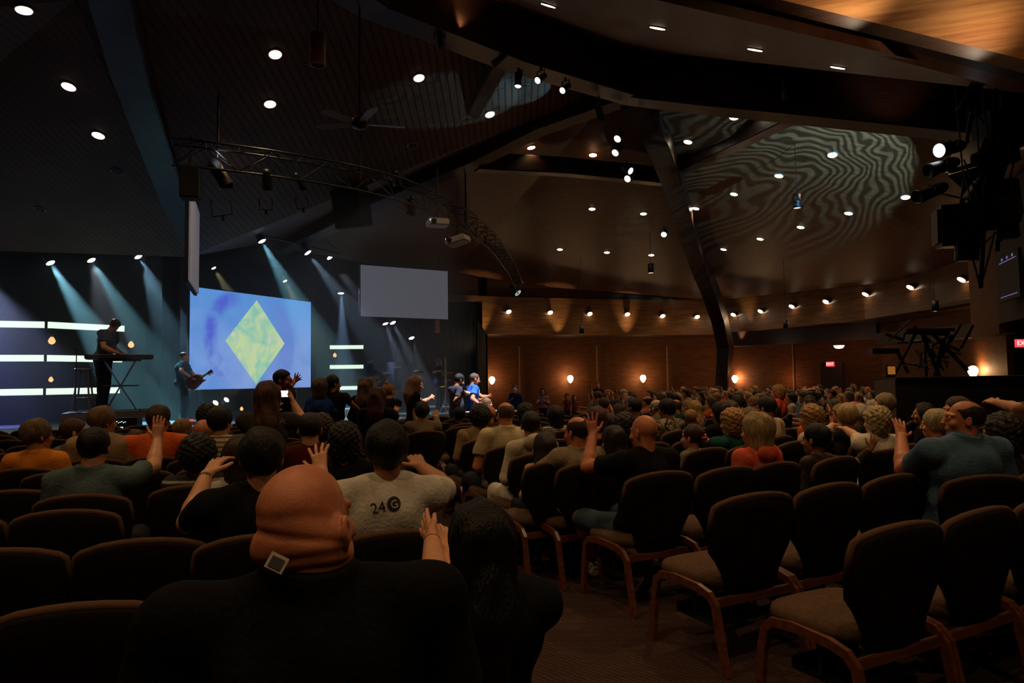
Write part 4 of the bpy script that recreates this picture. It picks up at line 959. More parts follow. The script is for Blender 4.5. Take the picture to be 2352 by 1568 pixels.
def hand(fd, W, hd, pn, side, s=1.0, curl=.25, spread=.12, thumb=.8, det=True):
    """W wrist, hd direction of the fingers, pn palm normal, side: unit vector towards the thumb"""
    hd = unit(hd); pn = unit(pn - hd * (pn @ hd)); sd = unit(np.cross(hd, pn)); sd = sd if sd @ side > 0 else -sd
    if not det:
        fd.ell(W + hd * .07 * s, np.array((.038, .014, .05)) * s, np.array([sd, pn, hd]), .02); fd.cone(W + hd * .09 * s, W + hd * .165 * s + pn * .02, .022 * s, .016 * s, .015); fd.cone(W + hd * .03 * s + sd * .02, W + hd * .075 * s + sd * .055 * s, .012, .01, .012); return
    offs = (.031, .011, -.010, -.029); lens = (.070, .078, .072, .056); dirs = (.5, .12, -.2, -.55)
    for o, l, q in zip(offs, lens, dirs):
        kn = W + hd * .088 * s + sd * o * s; fd.cone(W + hd * .012 * s + sd * o * .6 * s, kn, .0135 * s, .0115 * s, .014)
        d1 = unit(hd + sd * q * spread * 3.0 + pn * curl * .5); m = kn + d1 * l * .5 * s; d2 = unit(d1 + pn * curl * 1.3); e = m + d2 * l * .48 * s
        fd.cone(kn, m, .0098 * s, .0088 * s, .004); fd.cone(m, e, .0088 * s, .0072 * s, .004)
    b = W + hd * .02 * s + sd * .022 * s; t1 = W + hd * .055 * s + sd * (.03 + .035 * thumb) * s + pn * .008; t2 = t1 + unit(hd * 1.0 + sd * thumb * .6 + pn * .2) * .036 * s
    fd.cone(b, t1, .015 * s, .0115 * s, .014); fd.cone(t1, t2, .0108 * s, .0085 * s, .005)

def solve(ctr, u, v, L, near=False):
    """point on the view line through (u, v) at distance L from ctr (limb length kept)"""
    r = unit(ray(u, v)); m = ctr - ORG; b = r @ m; c = m @ m - L * L; disc = b * b - c
    if disc < 0: return ORG + r * b
    return ORG + r * (b - math.sqrt(disc) if near else b + math.sqrt(disc))

PERSONS = []
def person(label, u, v, d, pose='sit', face=None, skin='a', hair=('short', (60, 42, 30)), top=(40, 40, 44), topk=None, sleeve='short', pants=(34, 36, 44), shorts=False,
           w_=1.0, fat=1.0, hyaw=0, hpitch=0, hroll=0, lean=0.0, armL=None, armR=None, hs=1.0, cell=None, floor=0.0, group=None, seed=None, extra=None, chair=True, bent=0, sc=None, skirt=False, sidelean=0, cat='person', neck=.125):
    if pose == 'sit': lean -= .16
    seed = seed if seed is not None else int(u * 7 + v); d0 = d
    cell = cell or (.0055 if d < 3.6 else .0075 if d < 6.6 else .0095 if d < 11 else .013 if d < 16 else .018)
    Ht = P(u, v, d); zt = Ht[2] - floor
    fx, fy = Ht[0], Ht[1]; yaw = yaw_to(fx, fy) if face is None else math.radians(face)
    Rb = rz(yaw)
    if pose == 'sit':
        hz = .50; s = sc or min(max((zt - .50 - .245 * hs) / .52, .62), 1.18); tor = .52 * s
    else:
        s = sc or min(max((zt - .25 * hs) / 1.495, .6), 1.16); hz = .93 * s; tor = .565 * s
    # local skeleton, pelvis above the origin
    pel = np.array([0, 0, hz]); ax_ = unit([sidelean, lean, 1.0]); nb = pel + ax_ * tor
    RH = rz(math.radians(hyaw)) @ ry(math.radians(hroll)) @ rx(math.radians(-hpitch))
    Hc = nb + np.array([0, .03 + .35 * lean * .2, 0]) * s + RH @ np.array([0, .0, neck]) * hs
    topz = Hc[2] + .121 * hs
    dz = zt - topz
    if pose == 'sit': hz += dz; pel = pel + [0, 0, dz]; nb = nb + [0, 0, dz]; Hc = Hc + [0, 0, dz]
    else:
        pel = pel + [0, 0, dz]; nb = nb + [0, 0, dz]; Hc = Hc + [0, 0, dz]; hz += dz
    hl = Rb @ Hc; base = np.array([fx - hl[0], fy - hl[1], floor])
    toL = lambda q: Rb.T @ (np.array(q) - base)
    root = empty('person', base, yaw, label, cat, group)
    r_, f_, u_ = np.array([1., 0, 0]), unit(np.cross(ax_, [1., 0, 0])) * 1.0, ax_
    AT = np.array([r_, f_, u_]); T = lambda a: pel + (nb - pel) * a
    sh = {sgn: nb + np.array([sgn * .168 * w_ * s, -.0, 0]) - u_ * .068 * s for sgn in (-1, 1)}
    hm = s * min(w_, 1.15)
    fine = d0 < 14
    # arms
    arms = {}
    for sgn, spec in ((-1, armL), (1, armR)):
        S = sh[sgn]; La, Lf = .285 * s, .255 * s
        if spec is None:
            if pose == 'sit': E_ = S + np.array([sgn * .07, .03, -.27]) * s; W_ = E_ + np.array([-sgn * .11, .21, -.06]) * s; hd = np.array([-sgn * .5, 1, -.1]); pn = np.array([0, 0, -1.])
            else: E_ = S + np.array([sgn * .06, -.03, -.28]) * s; W_ = E_ + np.array([sgn * .0, .09, -.23]) * s; hd = np.array([0, .25, -1]); pn = np.array([-sgn, 0, 0.])
            arms[sgn] = (S, E_, W_, hd, pn, dict(curl=.6, spread=.02, thumb=.3))
        elif spec == 'forward':
            E_ = S + np.array([sgn * .05, .12, -.22]) * s; W_ = E_ + np.array([-sgn * .03, .24, .05]) * s; arms[sgn] = (S, E_, W_, np.array([0, 1, .2]), np.array([-sgn, 0, 0.]), {})
        elif spec == 'up':
            E_ = S + np.array([sgn * .12, .10, -.1]) * s; W_ = E_ + np.array([sgn * .03, .06, .24]) * s; arms[sgn] = (S, E_, W_, np.array([0, .1, 1]), np.array([0, 1, 0.]), dict(spread=.2))
        elif spec == 'chest':
            E_ = S + np.array([sgn * .08, .02, -.26]) * s; W_ = E_ + np.array([-sgn * .14, .2, .1]) * s; arms[sgn] = (S, E_, W_, np.array([-sgn * .7, .6, .5]), np.array([0, -.5, -.5]), {})
        else:
            (ue, ve, ne), (uw, vw, nw), (ut, vt, nt_) = spec[:3]; kw = dict(spec[3]) if len(spec) > 3 else {}
            Sw = base + Rb @ S; E_w = solve(Sw, ue, ve, La * kw.pop('la', 1), ne); W_w = solve(E_w, uw, vw, Lf * kw.pop('lf', 1), nw); T_w = solve(W_w, ut, vt, .18 * s, nt_)
            pn = Rb.T @ np.array(kw.pop('pn', (0, 1, 0)), float); sdv = kw.pop('side', None)
            arms[sgn] = (S, toL(E_w), toL(W_w), toL(T_w) - toL(W_w), pn, kw)
            if sdv is not None: kw['_side'] = Rb.T @ np.array(sdv, float)
    # ---- skin
    fd = Field()
    head_skin(fd, Hc, RH, hs, fine, max(0, fat - 1) * 2)
    nk0 = nb - u_ * .04 * s; nk1 = Hc + RH @ np.array([0, -.02, -.05]) * hs; nr = (.056 + .018 * max(0, fat - 1) * 2) * (s if s < 1 else 1)
    fd.cone(nk0, nk1, nr * 1.06, nr, .025)
    fd.cone(sh[-1] * .6 + sh[1] * .4, sh[1] * .6 + sh[-1] * .4, .05, .05, .04)
    for sgn in (-1, 1):
        fd.cone(nb - u_ * .03 * s, sh[sgn], .036 * s, .044 * s, .03)
    for a, rr in ((.62, (.125, .085, .15)), (.3, (.115, .08, .13)), (.05, (.125, .085, .1))): fd.ell(T(a), np.array(rr) * s * np.array([w_, 1, 1]), AT, .04)
    hcell = cell
    for sgn, (S, E_, W_, hd, pn, kw) in arms.items():
        kw = dict(kw); side = kw.pop('_side', None)
        fd.cone(S, E_, .050 * hm, .040 * hm, .02); fd.cone(E_, E_ * .7 + W_ * .3, .041 * hm, .041 * hm, .012); fd.cone(E_ * .7 + W_ * .3, W_, .041 * hm, .027 * hm, .012)
        if side is None: side = np.array([-sgn, 0, 0.]) if abs(unit(hd)[0]) < .85 else np.array([0, 0, 1.])
        hand(fd, np.array(W_), np.array(hd, float), pn, side, min(s * 1.0, 1.08), det=fine, **kw)
    legs = {}
    for sgn in (-1, 1):
        hp = pel + np.array([sgn * .085 * w_ * s, .02, -.02])
        if pose == 'sit':
            kn = np.array([sgn * .13 * s, .44 * s, .50]); an = kn + np.array([0, .02, -.40]);
        else:
            st_ = .0 if sgn < 0 else .06; kn = np.array([sgn * .10 * s, .02 + st_, hz * .54]); an = np.array([sgn * .11 * s, -.03 + st_, .09])
        if extra and 'legs' in extra and sgn in extra['legs']:
            (uk, vk, nk), (ua, va, na) = extra['legs'][sgn]; hw = base + Rb @ hp; kw_ = solve(hw, uk, vk, .43 * s, nk); aw = solve(kw_, ua, va, .41 * s, na); kn = toL(kw_); an = toL(aw); an[2] = max(an[2], .08)
        legs[sgn] = (hp, kn, an)
        if shorts or skirt: fd.cone(hp, kn, .07 * hm, .052 * hm, .03); fd.cone(kn, kn * .65 + an * .35, .052 * hm, .052 * hm, .02); fd.cone(kn * .65 + an * .35, an, .052 * hm, .034 * hm, .02); fd.cone(an, an + np.array([0, .1, -.03]), .035, .03, .02)
    if extra and 'folds' in extra:    # rolls of a thick neck
        for (z, y, dep, rr) in extra['folds']:
            pass
    if extra and 'skinfn' in extra: extra['skinfn'](fd, Hc, RH, nb, s)
    V, Q = fd.mesh(cell, extra.get('skinnoise')(Hc, nb) if extra and 'skinnoise' in extra else None)
    body = link('body', np_mesh('body', V, Q, SKIN[skin]), root)
    # ---- top garment
    fd = Field(); g = .014
    gw = w_; gf = fat
    fd.ell(T(.70), np.array((.158 * gw, .108 * gf, .165)) * s + g, AT, .05)
    fd.ell(T(.36) + f_ * .012 * gf, np.array((.140 * gw * (1 + .35 * (gf - 1)), .108 * gf, .15)) * s + g, AT, .05)
    fd.ell(T(.06), np.array((.162 * gw, .122 * gf, .125)) * s + g, AT, .05)
    fd.cone(sh[-1], sh[1], .052 * s + g * .5, .052 * s + g * .5, .05)
    for sgn in (-1, 1): fd.cone(nb - u_ * .02 * s + r_ * sgn * .03, sh[sgn], .05 * s, .055 * s + g * .3, .03)
    for sgn, (S, E_, W_, hd, pn, kw) in arms.items():
        if sleeve == 'long':
            fd.cone(S, E_, .052 * hm + g * .9, .043 * hm + g * .8, .03); fd.cone(E_, W_ * .93 + E_ * .07, .043 * hm + g * .8, .033 * hm + g * .6, .02, cut=True)
        elif sleeve == 'short':
            e = S * .38 + E_ * .62; fd.cone(S, e, .050 * hm + g, .050 * hm + g * 1.1, .03, cut=True)
        elif sleeve == 'half':
            fd.cone(S, E_, .056 * hm + g, .047 * hm + g * 1.1, .035, cut=True)
        else: pass
    bz = .47 if pose == 'sit' else hz - .12 * s
    fd.plane((0, 0, bz if pose == 'sit' else bz), (0, 0, -1))
    if extra and 'hood' in extra: fd.ell(nb + np.array([0, -.085, -.02]) * s, np.array((.12, .05, .08)) * s, None, .03)
    if extra and 'collar' in extra:
        fd.cone(nb - u_ * .02, nb + u_ * .03 * s, .076 * s * min(gf, 1.15), .068 * s * min(gf, 1.15), .015, cut=True)
    V, Q = fd.mesh(max(cell, .007), folds(seed))
    tm = topk if topk is not None else cloth(top)
    shirt = link('shirt', np_mesh('shirt', V, Q, tm), root)
    # ---- trousers, shoes
    fd = Field(); pg = .014
    fd.ell(pel + np.array([0, .0, -.01]), np.array((.155 * w_, .115 * min(fat, 1.15), .11)) * s + .006, AT, .05)
    for sgn, (hp, kn, an) in legs.items():
        fd.cone(hp, kn, .078 * hm + pg * .6, .056 * hm + pg, .04, cut=shorts)
        if not shorts: fd.cone(kn, an, .056 * hm + pg, .042 + pg, .03, cut=False)
    if skirt: fd = Field(); fd.ell(pel, np.array((.17, .13, .12)) * s, AT, .05); fd.cone(pel - [0, 0, .05], pel - [0, 0, .45 * s], .16 * s, .2 * s, .05, cut=True)
    V, Q = fd.mesh(max(cell * 1.25, .01), folds(seed + 1, .004)); link('trousers', np_mesh('trousers', V, Q, cloth(pants)), root)
    for sgn, (hp, kn, an) in legs.items():
        fd = Field(); a0 = np.array([an[0], an[1], .06 if an[2] < .2 else an[2] - .04]); fd.cone(a0 + [0, -.03, -.012], a0 + [0, .13, -.022], .04, .034, .02); fd.cone(a0, a0 + [0, 0, .05], .042, .04, .02)
        fd.plane((0, 0, .004), (0, 0, -1))
        V, Q = fd.mesh(max(cell * 1.2, .012)); link('shoe', np_mesh('shoe', V, Q, (extra or {}).get('shoem') or mat('shoe_leather', (.03, .028, .027), .5)), root)
    # ---- hair
    if hair and hair[0] != 'none':
        V, Q = make_hair(hair[0], Hc, RH, hs, min(max(cell * .8, .005), .014), seed)
        if len(V): link('hair', np_mesh('hair', V, Q, hairmat(hair[1], hair[0] in ('curly', 'afro'))), root)
    info = dict(root=root, base=base, yaw=yaw, s=s, H=Hc, RH=RH, nb=nb, Rb=Rb, arms=arms, shirt=shirt, body=body, hs=hs, pel=pel, legs=legs)
    if pose == 'sit' and chair and d0 < 16:
        # the chair this person sits on: seat centre a little behind the pelvis
        off = Rb @ np.array([0, .055, 0]); place_chair(base[0] + off[0], base[1] + off[1], yaw, 'dark upholstered chair occupied by the ' + label.replace('person ', 'one ', 1) if False else chair_label(label), sx=.94 if base[0] < -.3 else 1.06)
    PERSONS.append((base[0], base[1], pose, d0)); return info
def chair_label(label):
    q = label.split(','); t = q[0]
    t = ' '.join(t.split()[:12]); return 'occupied chair under the ' + t
def glasses(info, m=None):
    H, R, hs = info['H'], info['RH'], info['hs']; L = lambda p: H + R @ (np.array(p) * hs); mm = MB()
    for s in (-1, 1):
        c = [L((s * .033 + .021 * math.cos(a), .112 - .012 * abs(math.cos(a)) * 0, .0 + .015 * math.sin(a))) for a in np.linspace(0, 2 * math.pi, 11)]
        mm.tube(c, .0022, 4, False); mm.tube([L((s * .056, .108, .004)), L((s * .084, .06, .006)), L((s * .086, -.01, .0))], .0022, 4)
    mm.tube([L((-.012, .114, .002)), L((.012, .114, .002))], .002, 4); mm.build('glasses', m or BLACKM, info['root'])
def beard(info, col):
    H, R, hs = info['H'], info['RH'], info['hs']; fd = Field(); L = lambda p: H + R @ (np.array(p) * hs)
    fd.ell(L((0, .034, -.062)), np.array((.061, .07, .062)) * hs, R.T, .01); fd.plane(L((0, .0, -.045)), R @ np.array((0, -.1, 1.))); fd.plane(L((0, .03, 0)), R @ np.array((0, -1, 0)))
    V, Q = fd.mesh(.008, strands(3, .002)); link('beard', np_mesh('beard', V, Q, hairmat(col)), info['root'])
def wristband(info, sgn, m, name='wrist_watch', t=.06, w=.012, r=None):
    S, E_, W_, hd, pn, kw = info['arms'][sgn]; a = W_ * (1 - t) + E_ * t; d = unit(W_ - E_); r = r or .031 * info['s']
    MB().tube([a - d * w, a + d * w], r, 14).build(name, m, info['root'], True)
# ------------------------------------------------------------------ people
BR = (58, 40, 28); DK = (22, 18, 16); BLK = (12, 11, 11); BLO = (186, 150, 92); GRY = (150, 138, 122); WHT = (196, 186, 168); RED = (92, 44, 30); LBR = (120, 88, 56)
F_, T_ = False, True
def neck_folds(Hc, nb):
    def fn(X, Y, Z):
        back = 1 / (1 + np.exp((Y - (nb[1] + .035)) / .008)); D = 0
        for z0, a, w in ((Hc[2] - .006, .005, .009), (Hc[2] - .038, .006, .009), (Hc[2] - .068, .006, .009), (Hc[2] + .028, .003, .012)):
            D = D + a * (.45 + .55 / (1 + np.exp((X - .03) / .02))) * np.exp(-((Z - z0 + 2.2 * (X + .02) ** 2 + .22 * X * np.sign(z0 - Hc[2] + .03) - .008 * np.sin(25 * X + 40 * z0)) / w) ** 2)
        return (D * back).astype(np.float32)
    return fn
def thick_neck(fd, Hc, RH, nb, s):
    fd.cone(nb + [0, .01, .035], Hc + [0, -.025, -.03], .086, .080, .03); fd.ell(Hc + RH @ np.array([.098, -.004, -.012]), (.012, .026, .038), (RH @ rz(.5)).T, .006); fd.ell(Hc + RH @ np.array([.112, -.002, -.006]), (.007, .013, .022), (RH @ rz(.5)).T, .004, 's')
    fd.ell(Hc + np.array([-.02, -.05, -.035]), (.085, .048, .05), None, .03)
hero = person('bald man in black nearest the camera, with thick neck folds', 703, 1063, 1.42, skin='b', hair=None, top=(10, 10, 11), pants=(14, 14, 16), w_=1.22, fat=1.25, hyaw=-40, hs=1.02, cell=.0042, hpitch=-8, neck=.105,
              extra=dict(skinfn=thick_neck, skinnoise=neck_folds, collar=1), lean=.02)
def small_tag(info):
    q = P(636, 1292, 1.29); root = info['root']
    R = Matrix.Rotation(.45, 3, 'Y') @ Matrix.Rotation(-.35, 3, 'X'); o = MB().box((0, 0, 0), (.036, .003, .03), R).build('collar_tag', mat('tag_white', lin((190, 184, 172)), .7), root)
    MB().box((0, -.0022, 0), (.025, .002, .02), R).build('tag_print', mat('tag_grey', lin((70, 66, 62)), .7), o)
    o.matrix_parent_inverse = Matrix(); o.location = Vector(info['Rb'].T @ (q - info['base'])); o.rotation_euler = (0, 0, -info['yaw']); o['label'] = 'small pale square tag at the collar'
small_tag(hero)
m2 = person('man with short dark hair in black tee, both arms raised, watch on wrist', 602, 990, 3.05, skin='a', hair=('thick', DK), top=(12, 12, 14), w_=1.08, fat=1.05, cell=.005,
       armL=((432, 1200, F_), (474, 1092, F_), (520, 1030, F_), dict(pn=(.3, 1, 0), spread=.2, thumb=1.0, curl=.5, la=1.05)), armR=((758, 1155, F_), (738, 1084, F_), (728, 1006, F_), dict(pn=(0, 1, 0), spread=.25, thumb=1.0, side=(-1, 0, 0))))
wristband(m2, -1, mat('watch_strap', (.02, .02, .02), .5), 'wrist_watch')
m3 = person('young man in a white tee with a small print on the back', 888, 975, 3.1, skin='c', hair=('thick', BLK), top=(226, 222, 212), w_=1.06, cell=.005, lean=.03,
       armR=((1022, 1118, F_), (968, 1072, F_), (940, 1030, F_), dict(pn=(-.5, 1, 0), curl=.4, spread=.05)), topk=cloth((206, 200, 188)))
m4 = person('man in a teal polo raising his right hand, seated at the left', 217, 984, 4.2, skin='a', hair=('short', BLK), top=(86, 104, 108), w_=1.12, fat=1.12, cell=.006, lean=.05, extra=dict(collar=1),
       armR=((352, 1072, F_), (362, 1010, F_), (366, 945, F_), dict(pn=(0, 1, 0), spread=.07, curl=.1, thumb=1.0, side=(-1, 0, 0), lf=1.05)))
woman = person('woman with long straight black hair in a black top, palms raised beside her head', 1102, 1156, 2.12, skin='a', hair=('long', (10, 9, 9)), top=(13, 13, 15), w_=1.12, fat=1.1, cell=.0048, sc=1.0,
       armL=((1000, 1335, F_), (992, 1240, F_), (965, 1182, F_), dict(pn=(.6, 1, 0), spread=.1, curl=.1, thumb=.5)), armR=((1075, 1330, F_), (1030, 1262, F_), (1005, 1188, F_), dict(pn=(-.6, 1, 0), spread=.03, curl=.2)), chair=False)
wristband(woman, -1, mat('bracelet', lin((150, 90, 60)), .4, .5), 'bracelet', .04, .006, .032)
m6 = person('grey haired man with glasses in an orange yellow polo at the far left', 87, 966, 5.5, skin='a', hair=('thick', (112, 92, 62)), top=(214, 128, 42), w_=1.05, hyaw=-35, extra=dict(collar=1)); glasses(m6)
person('child with reddish brown hair and grey shirt beside the orange yellow polo', 171, 963, 6.4, skin='a', hair=('short', (84, 50, 30)), top=(112, 112, 106), hyaw=-60, w_=.8)
m8 = person('man with glasses in a tan checked shirt behind the teal polo', 237, 937, 6.1, skin='a', hair=('thick', (124, 96, 66)), top=(158, 134, 102), w_=1.1, hyaw=-38); glasses(m8)
person('small child with only the crown of brown hair showing over the chairs', 311, 988, 6.9, skin='a', hair=('short', (90, 56, 36)), top=(70, 50, 40), w_=.7)
m5 = person('man in a bright orange tee with short brown hair', 366, 934, 6.2, skin='b', hair=('thick', (74, 46, 30)), top=(232, 104, 44), w_=1.12, fat=1.1, hyaw=-20)
person('blond child looking towards the stage right of the orange tee', 421, 963, 7.4, skin='a', hair=('short', (170, 136, 78)), top=(150, 150, 148), w_=.75, hyaw=-50)
person('bald man with ruddy scalp in a dark shirt beside the blond child', 467, 963, 6.1, skin='b', hair=None, top=(40, 28, 24), w_=1.0, fat=1.1)
person('person with dark curly hair behind the bald ruddy man', 478, 935, 7.0, skin='a', hair=('afro', DK), top=(50, 44, 40), w_=1.0, hs=.95)
person('dark haired man in a cream striped shirt behind the bald ruddy man', 507, 938, 5.9, skin='a', hair=('thick', DK), top=(170, 150, 116), w_=1.05, hyaw=-30, topk=mat('stripe_cream', lin((176, 158, 126)), .9, stripes=(lin((88, 74, 60)), 8., .3, .7)))
person('black haired person in a black and white patterned jacket left of the raised arm', 455, 1008, 4.5, skin='c', hair=('afro', BLK), top=(20, 20, 20), w_=1.1, sleeve='long', hs=.98, topk=mat('plaid_jacket', lin((24, 24, 24)), .9, stripes=(lin((150, 140, 118)), 5., 2., .84)))
person('person in a white top hidden behind the black tee', 556, 1003, 3.9, skin='a', hair=('bob', BR), top=(170, 166, 156), w_=1.05)
person('person in a maroon shirt with short dark hair', 712, 950, 5.2, skin='a', hair=('short', DK), top=(74, 20, 24), w_=1.15, fat=1.1)
person('person in a grey patterned blouse with wavy red brown hair', 738, 958, 6.4, skin='a', hair=('afro', (52, 28, 22)), top=(90, 100, 98), w_=1.1, topk=mat('floral_grey', lin((110, 120, 116)), .9, blotch=(lin((24, 28, 28)), 26., .5)))
person('person with dark wavy hair in a black top below the raised hand', 790, 975, 4.6, skin='a', hair=('curly', BLK), top=(12, 12, 14), w_=1.15, fat=1.1)
person('black haired person in a dark shirt beyond the maroon shirt', 700, 965, 7.6, skin='c', hair=('short', BLK), top=(26, 24, 26))
# standing in the aisle and before the stage
pw = person('standing woman with long streaked brown hair filming with a phone', 614, 878, 5.6, 'stand', skin='a', hair=('long', (74, 44, 26)), top=(20, 18, 19), sleeve='half', w_=1.15, fat=1.1, pants=(16, 16, 20), topk=mat('floral_black', lin((24, 21, 22)), .9, blotch=(lin((92, 62, 54)), 15., .66)),
       armR=((700, 972, F_), (674, 925, F_), (664, 888, F_), dict(pn=(-1, 0, 0), curl=.35, la=.95)), armL=((572, 975, F_), (622, 945, F_), (645, 915, F_)), hs=1.06)
q = P(653, 904, float((pw['base'] + pw['Rb'] @ pw['arms'][1][2])[1]) - .02); ph = empty('phone', q, 0, 'phone with a bright white screen held up by the standing woman', 'phone')
MB().box((0, .004, 0), (.074, .008, .062)).build('phone_case', BLACKM, ph, bevel=.002); MB().box((0, -.0015, 0), (.064, .002, .053)).build('phone_screen', emis('phone_screen', (1, .93, .95), 2.6), ph)
m15 = person('man with glasses and cropped dark hair stretching one arm before the screen', 650, 850, 9.0, 'stand', skin='b', hair=('short', BLK), top=(44, 32, 28), hyaw=-58, hs=1.08, armR=((664, 888, F_), (678, 874, F_), (691, 862, T_), dict(spread=.3, thumb=1)), w_=1.05, face=-30); glasses(m15)
person('standing person with long grey brown hair in a blue shirt', 737, 869, 9.5, 'stand', skin='a', hair=('bob', (92, 74, 64)), top=(30, 66, 138), hyaw=-50, w_=1.0, hs=1.06, pants=(26, 26, 32))
person('young man in a dark tee reaching down with his right hand', 765, 862, 9.6, 'stand', skin='c', hair=('short', BLK), top=(24, 19, 19), hyaw=-45, face=0, w_=1.15, armR=((798, 920, F_), (822, 938, F_), (832, 960, F_), dict(pn=(0, 0, -1), curl=.3)), pants=(42, 36, 38))
person('woman with long wavy brown hair in a black top standing before the guitarist', 844, 869, 10.2, 'stand', skin='a', hair=('wavy', (104, 78, 58)), top=(16, 17, 20), hyaw=-35, hs=1.05, w_=1.15, sleeve='long', face=-10)
person('woman with dark red hair in a dark navy blouse, seen from behind', 868, 891, 8.4, 'stand', skin='a', hair=('wavy', (66, 26, 26)), top=(18, 20, 34), w_=1.25, fat=1.15, sleeve='half', pants=(30, 34, 56), face=-8, armR=((905, 955, F_), (906, 948, F_), (915, 928, F_)))
person('woman with blond hair in a bun and one raised hand', 893, 881, 10.8, 'stand', skin='a', hair=('bun', (176, 130, 74)), top=(30, 30, 34), hyaw=-60, w_=.95, armR=((902, 945, F_), (908, 936, T_), (915, 923, F_)))
lh = person('long haired person in profile in a black printed tee, arm held out', 955, 864, 11.0, 'stand', skin='a', hair=('wavy', (150, 116, 88)), top=(22, 22, 24), face=-62, hs=1.05, hpitch=10, w_=1.0, armR=((953, 950, T_), (956, 985, T_), (956, 1000, T_)), armL=((972, 922, F_), (988, 914, F_), (1000, 904, F_), dict(curl=.4)), pants=(24, 28, 28)); glasses(lh)
MB().box((0, .115, 0), (.02, .01, .07)).build('shirt_print', mat('print_multi', lin((120, 60, 60)), .8, blotch=(lin((70, 110, 90)), 40., .5)), lh['root']).location = (0.03, .02, 1.22)
mic = person('man in a grey tee speaking into a microphone and reaching across', 1055, 859, 13.3, 'stand', skin='c', hair=('short', DK), top=(62, 62, 74), face=-58, hpitch=22, w_=1.1, fat=1.05, pants=(90, 86, 92), armR=((1046, 922, T_), (1062, 908, T_), (1067, 898, T_), dict(curl=.9)), armL=((1082, 905, T_), (1100, 918, F_), (1112, 926, F_), dict(curl=.3))); beard(mic, DK)
q = P(1065, 896, 12.75); mc = empty('microphone', q, 0, 'black handheld microphone held to the grey tee man mouth', 'microphone')
MB().tube([(0, 0, -.12), (0, .02, .03)], [.011, .016], 10).build('handle', BLACKM, mc, True); MB().lathe([(.005, .09), (.022, .08), (.026, .055), (.018, .03)], n=12).build('mic_head', mat('mic_mesh', (.1, .1, .1), .5, .7), mc, True)
bm_ = person('smiling man in a bright blue tee leaning over the table with both arms out', 1090, 857, 13.6, 'stand', skin='b', hair=('buzz', (96, 72, 56)), top=(52, 98, 190), face=-68, hpitch=12, w_=1.12, fat=1.05, armR=((1085, 916, T_), (1100, 927, T_), (1110, 931, T_)), armL=((1108, 912, F_), (1122, 910, F_), (1134, 902, F_), dict(spread=.3, thumb=1)), pants=(40, 48, 70)); beard(bm_, (120, 90, 70))
def shirt_mark(info, pts, m, off=.13):
    for x, z, a, b in pts:
        MB().box((x, off, z), (a, .006, b)).build('shirt_print', m, info['root'])
WPR = mat('print_white', lin((214, 214, 214)), .8)
tb = P(1128, 944, 13.0); tabl = empty('display_table', (tb[0] + .15, 13.3, 0), -.1, 'table with a pale top and black cloth before the man in the blue tee', 'table')
MB().box((0, 0, .93), (1.25, .65, .03)).build('table_top', mat('table_white', lin((186, 184, 184)), .5), tabl, bevel=.008)
MB().box((0, 0, .46), (1.22, .62, .9)).build('table_cloth', cloth((14, 14, 16)), tabl, bevel=.02)
person('child lying low at the table end with a blue shirt', 1119, 914, 13.5, 'stand', sc=.62, skin='a', hair=('short', LBR), top=(50, 84, 150), face=-60, hs=.9)
person('grey sleeved man raising his right hand in front of the stage edge', 969, 925, 8.9, skin='c', hair=('thick', DK), top=(118, 102, 84), sleeve='long', w_=1.1, hyaw=-10, armR=((1006, 985, F_), (1003, 958, F_), (998, 936, F_), dict(spread=.25, thumb=1.0)))
# centre seats
person('dark haired person in black far ahead of the tan shirt', 1054, 935, 10.3, skin='d', hair=('short', BLK), top=(20, 18, 18), w_=1.0)
person('person with big round black hair in a tan shirt leaning left', 1101, 935, 7.6, skin='d', hair=('afro', BLK), top=(146, 122, 88), w_=1.2, fat=1.1, sleeve='half', sidelean=.05)
person('bald ruddy man behind the cream polo', 1124, 932, 9.6, skin='b', hair=None, top=(60, 40, 36))
person('balding man in a cream polo with short grey hair', 1160, 924, 6.8, skin='b', hair=('ring', (90, 66, 48)), top=(200, 182, 146), w_=1.2, fat=1.12, extra=dict(collar=1))
person('dark haired person beyond the white hoodie', 1206, 929, 8.4, skin='c', hair=('curly', BLK), top=(34, 28, 30))
person('person in a white hoodie with short black hair and a dark strap', 1219, 946, 6.1, skin='c', hair=('short', BLK), top=(206, 194, 168), w_=1.1, sleeve='long', pants=(206, 198, 180), extra=dict(hood=1), hyaw=-30)
gm = person('balding man in a grey striped polo with his arm round a girl', 1324, 957, 5.4, skin='b', hair=('ring', (46, 34, 28)), top=(142, 126, 102), w_=1.15, fat=1.15, lean=.04, hyaw=15, armL=((1222, 1098, F_), (1240, 1082, F_), (1258, 1078, F_)), extra=dict(collar=1))
person('girl with long dark hair in a pink knit top leaning on the grey polo', 1248, 996, 5.5, skin='c', hair=('long', (38, 22, 18)), top=(176, 140, 112), w_=.85, sleeve='long', sidelean=-.12, hroll=10, hs=.95, topk=mat('knit_pink', lin((186, 146, 120)), .9, blotch=(lin((110, 74, 62)), 60., .6)))
person('light blue shirted person half hidden past the white hoodie', 1256, 985, 7.4, skin='a', hair=('short', BR), top=(120, 160, 180))
person('person with a dark bob in a white striped tee', 1274, 933, 8.6, skin='a', hair=('bob', (26, 16, 16)), top=(190, 170, 130), topk=mat('stripe_white', lin((196, 178, 140)), .9, stripes=(lin((70, 60, 50)), 12., .2, .6)))
person('brown bobbed woman in a peach striped blouse behind the raised hand', 1368, 935, 7.6, skin='a', hair=('bob', (76, 42, 30)), top=(206, 142, 104), w_=1.05, topk=mat('stripe_peach', lin((212, 146, 106)), .9, stripes=(lin((150, 90, 66)), 14., 1., .6)))
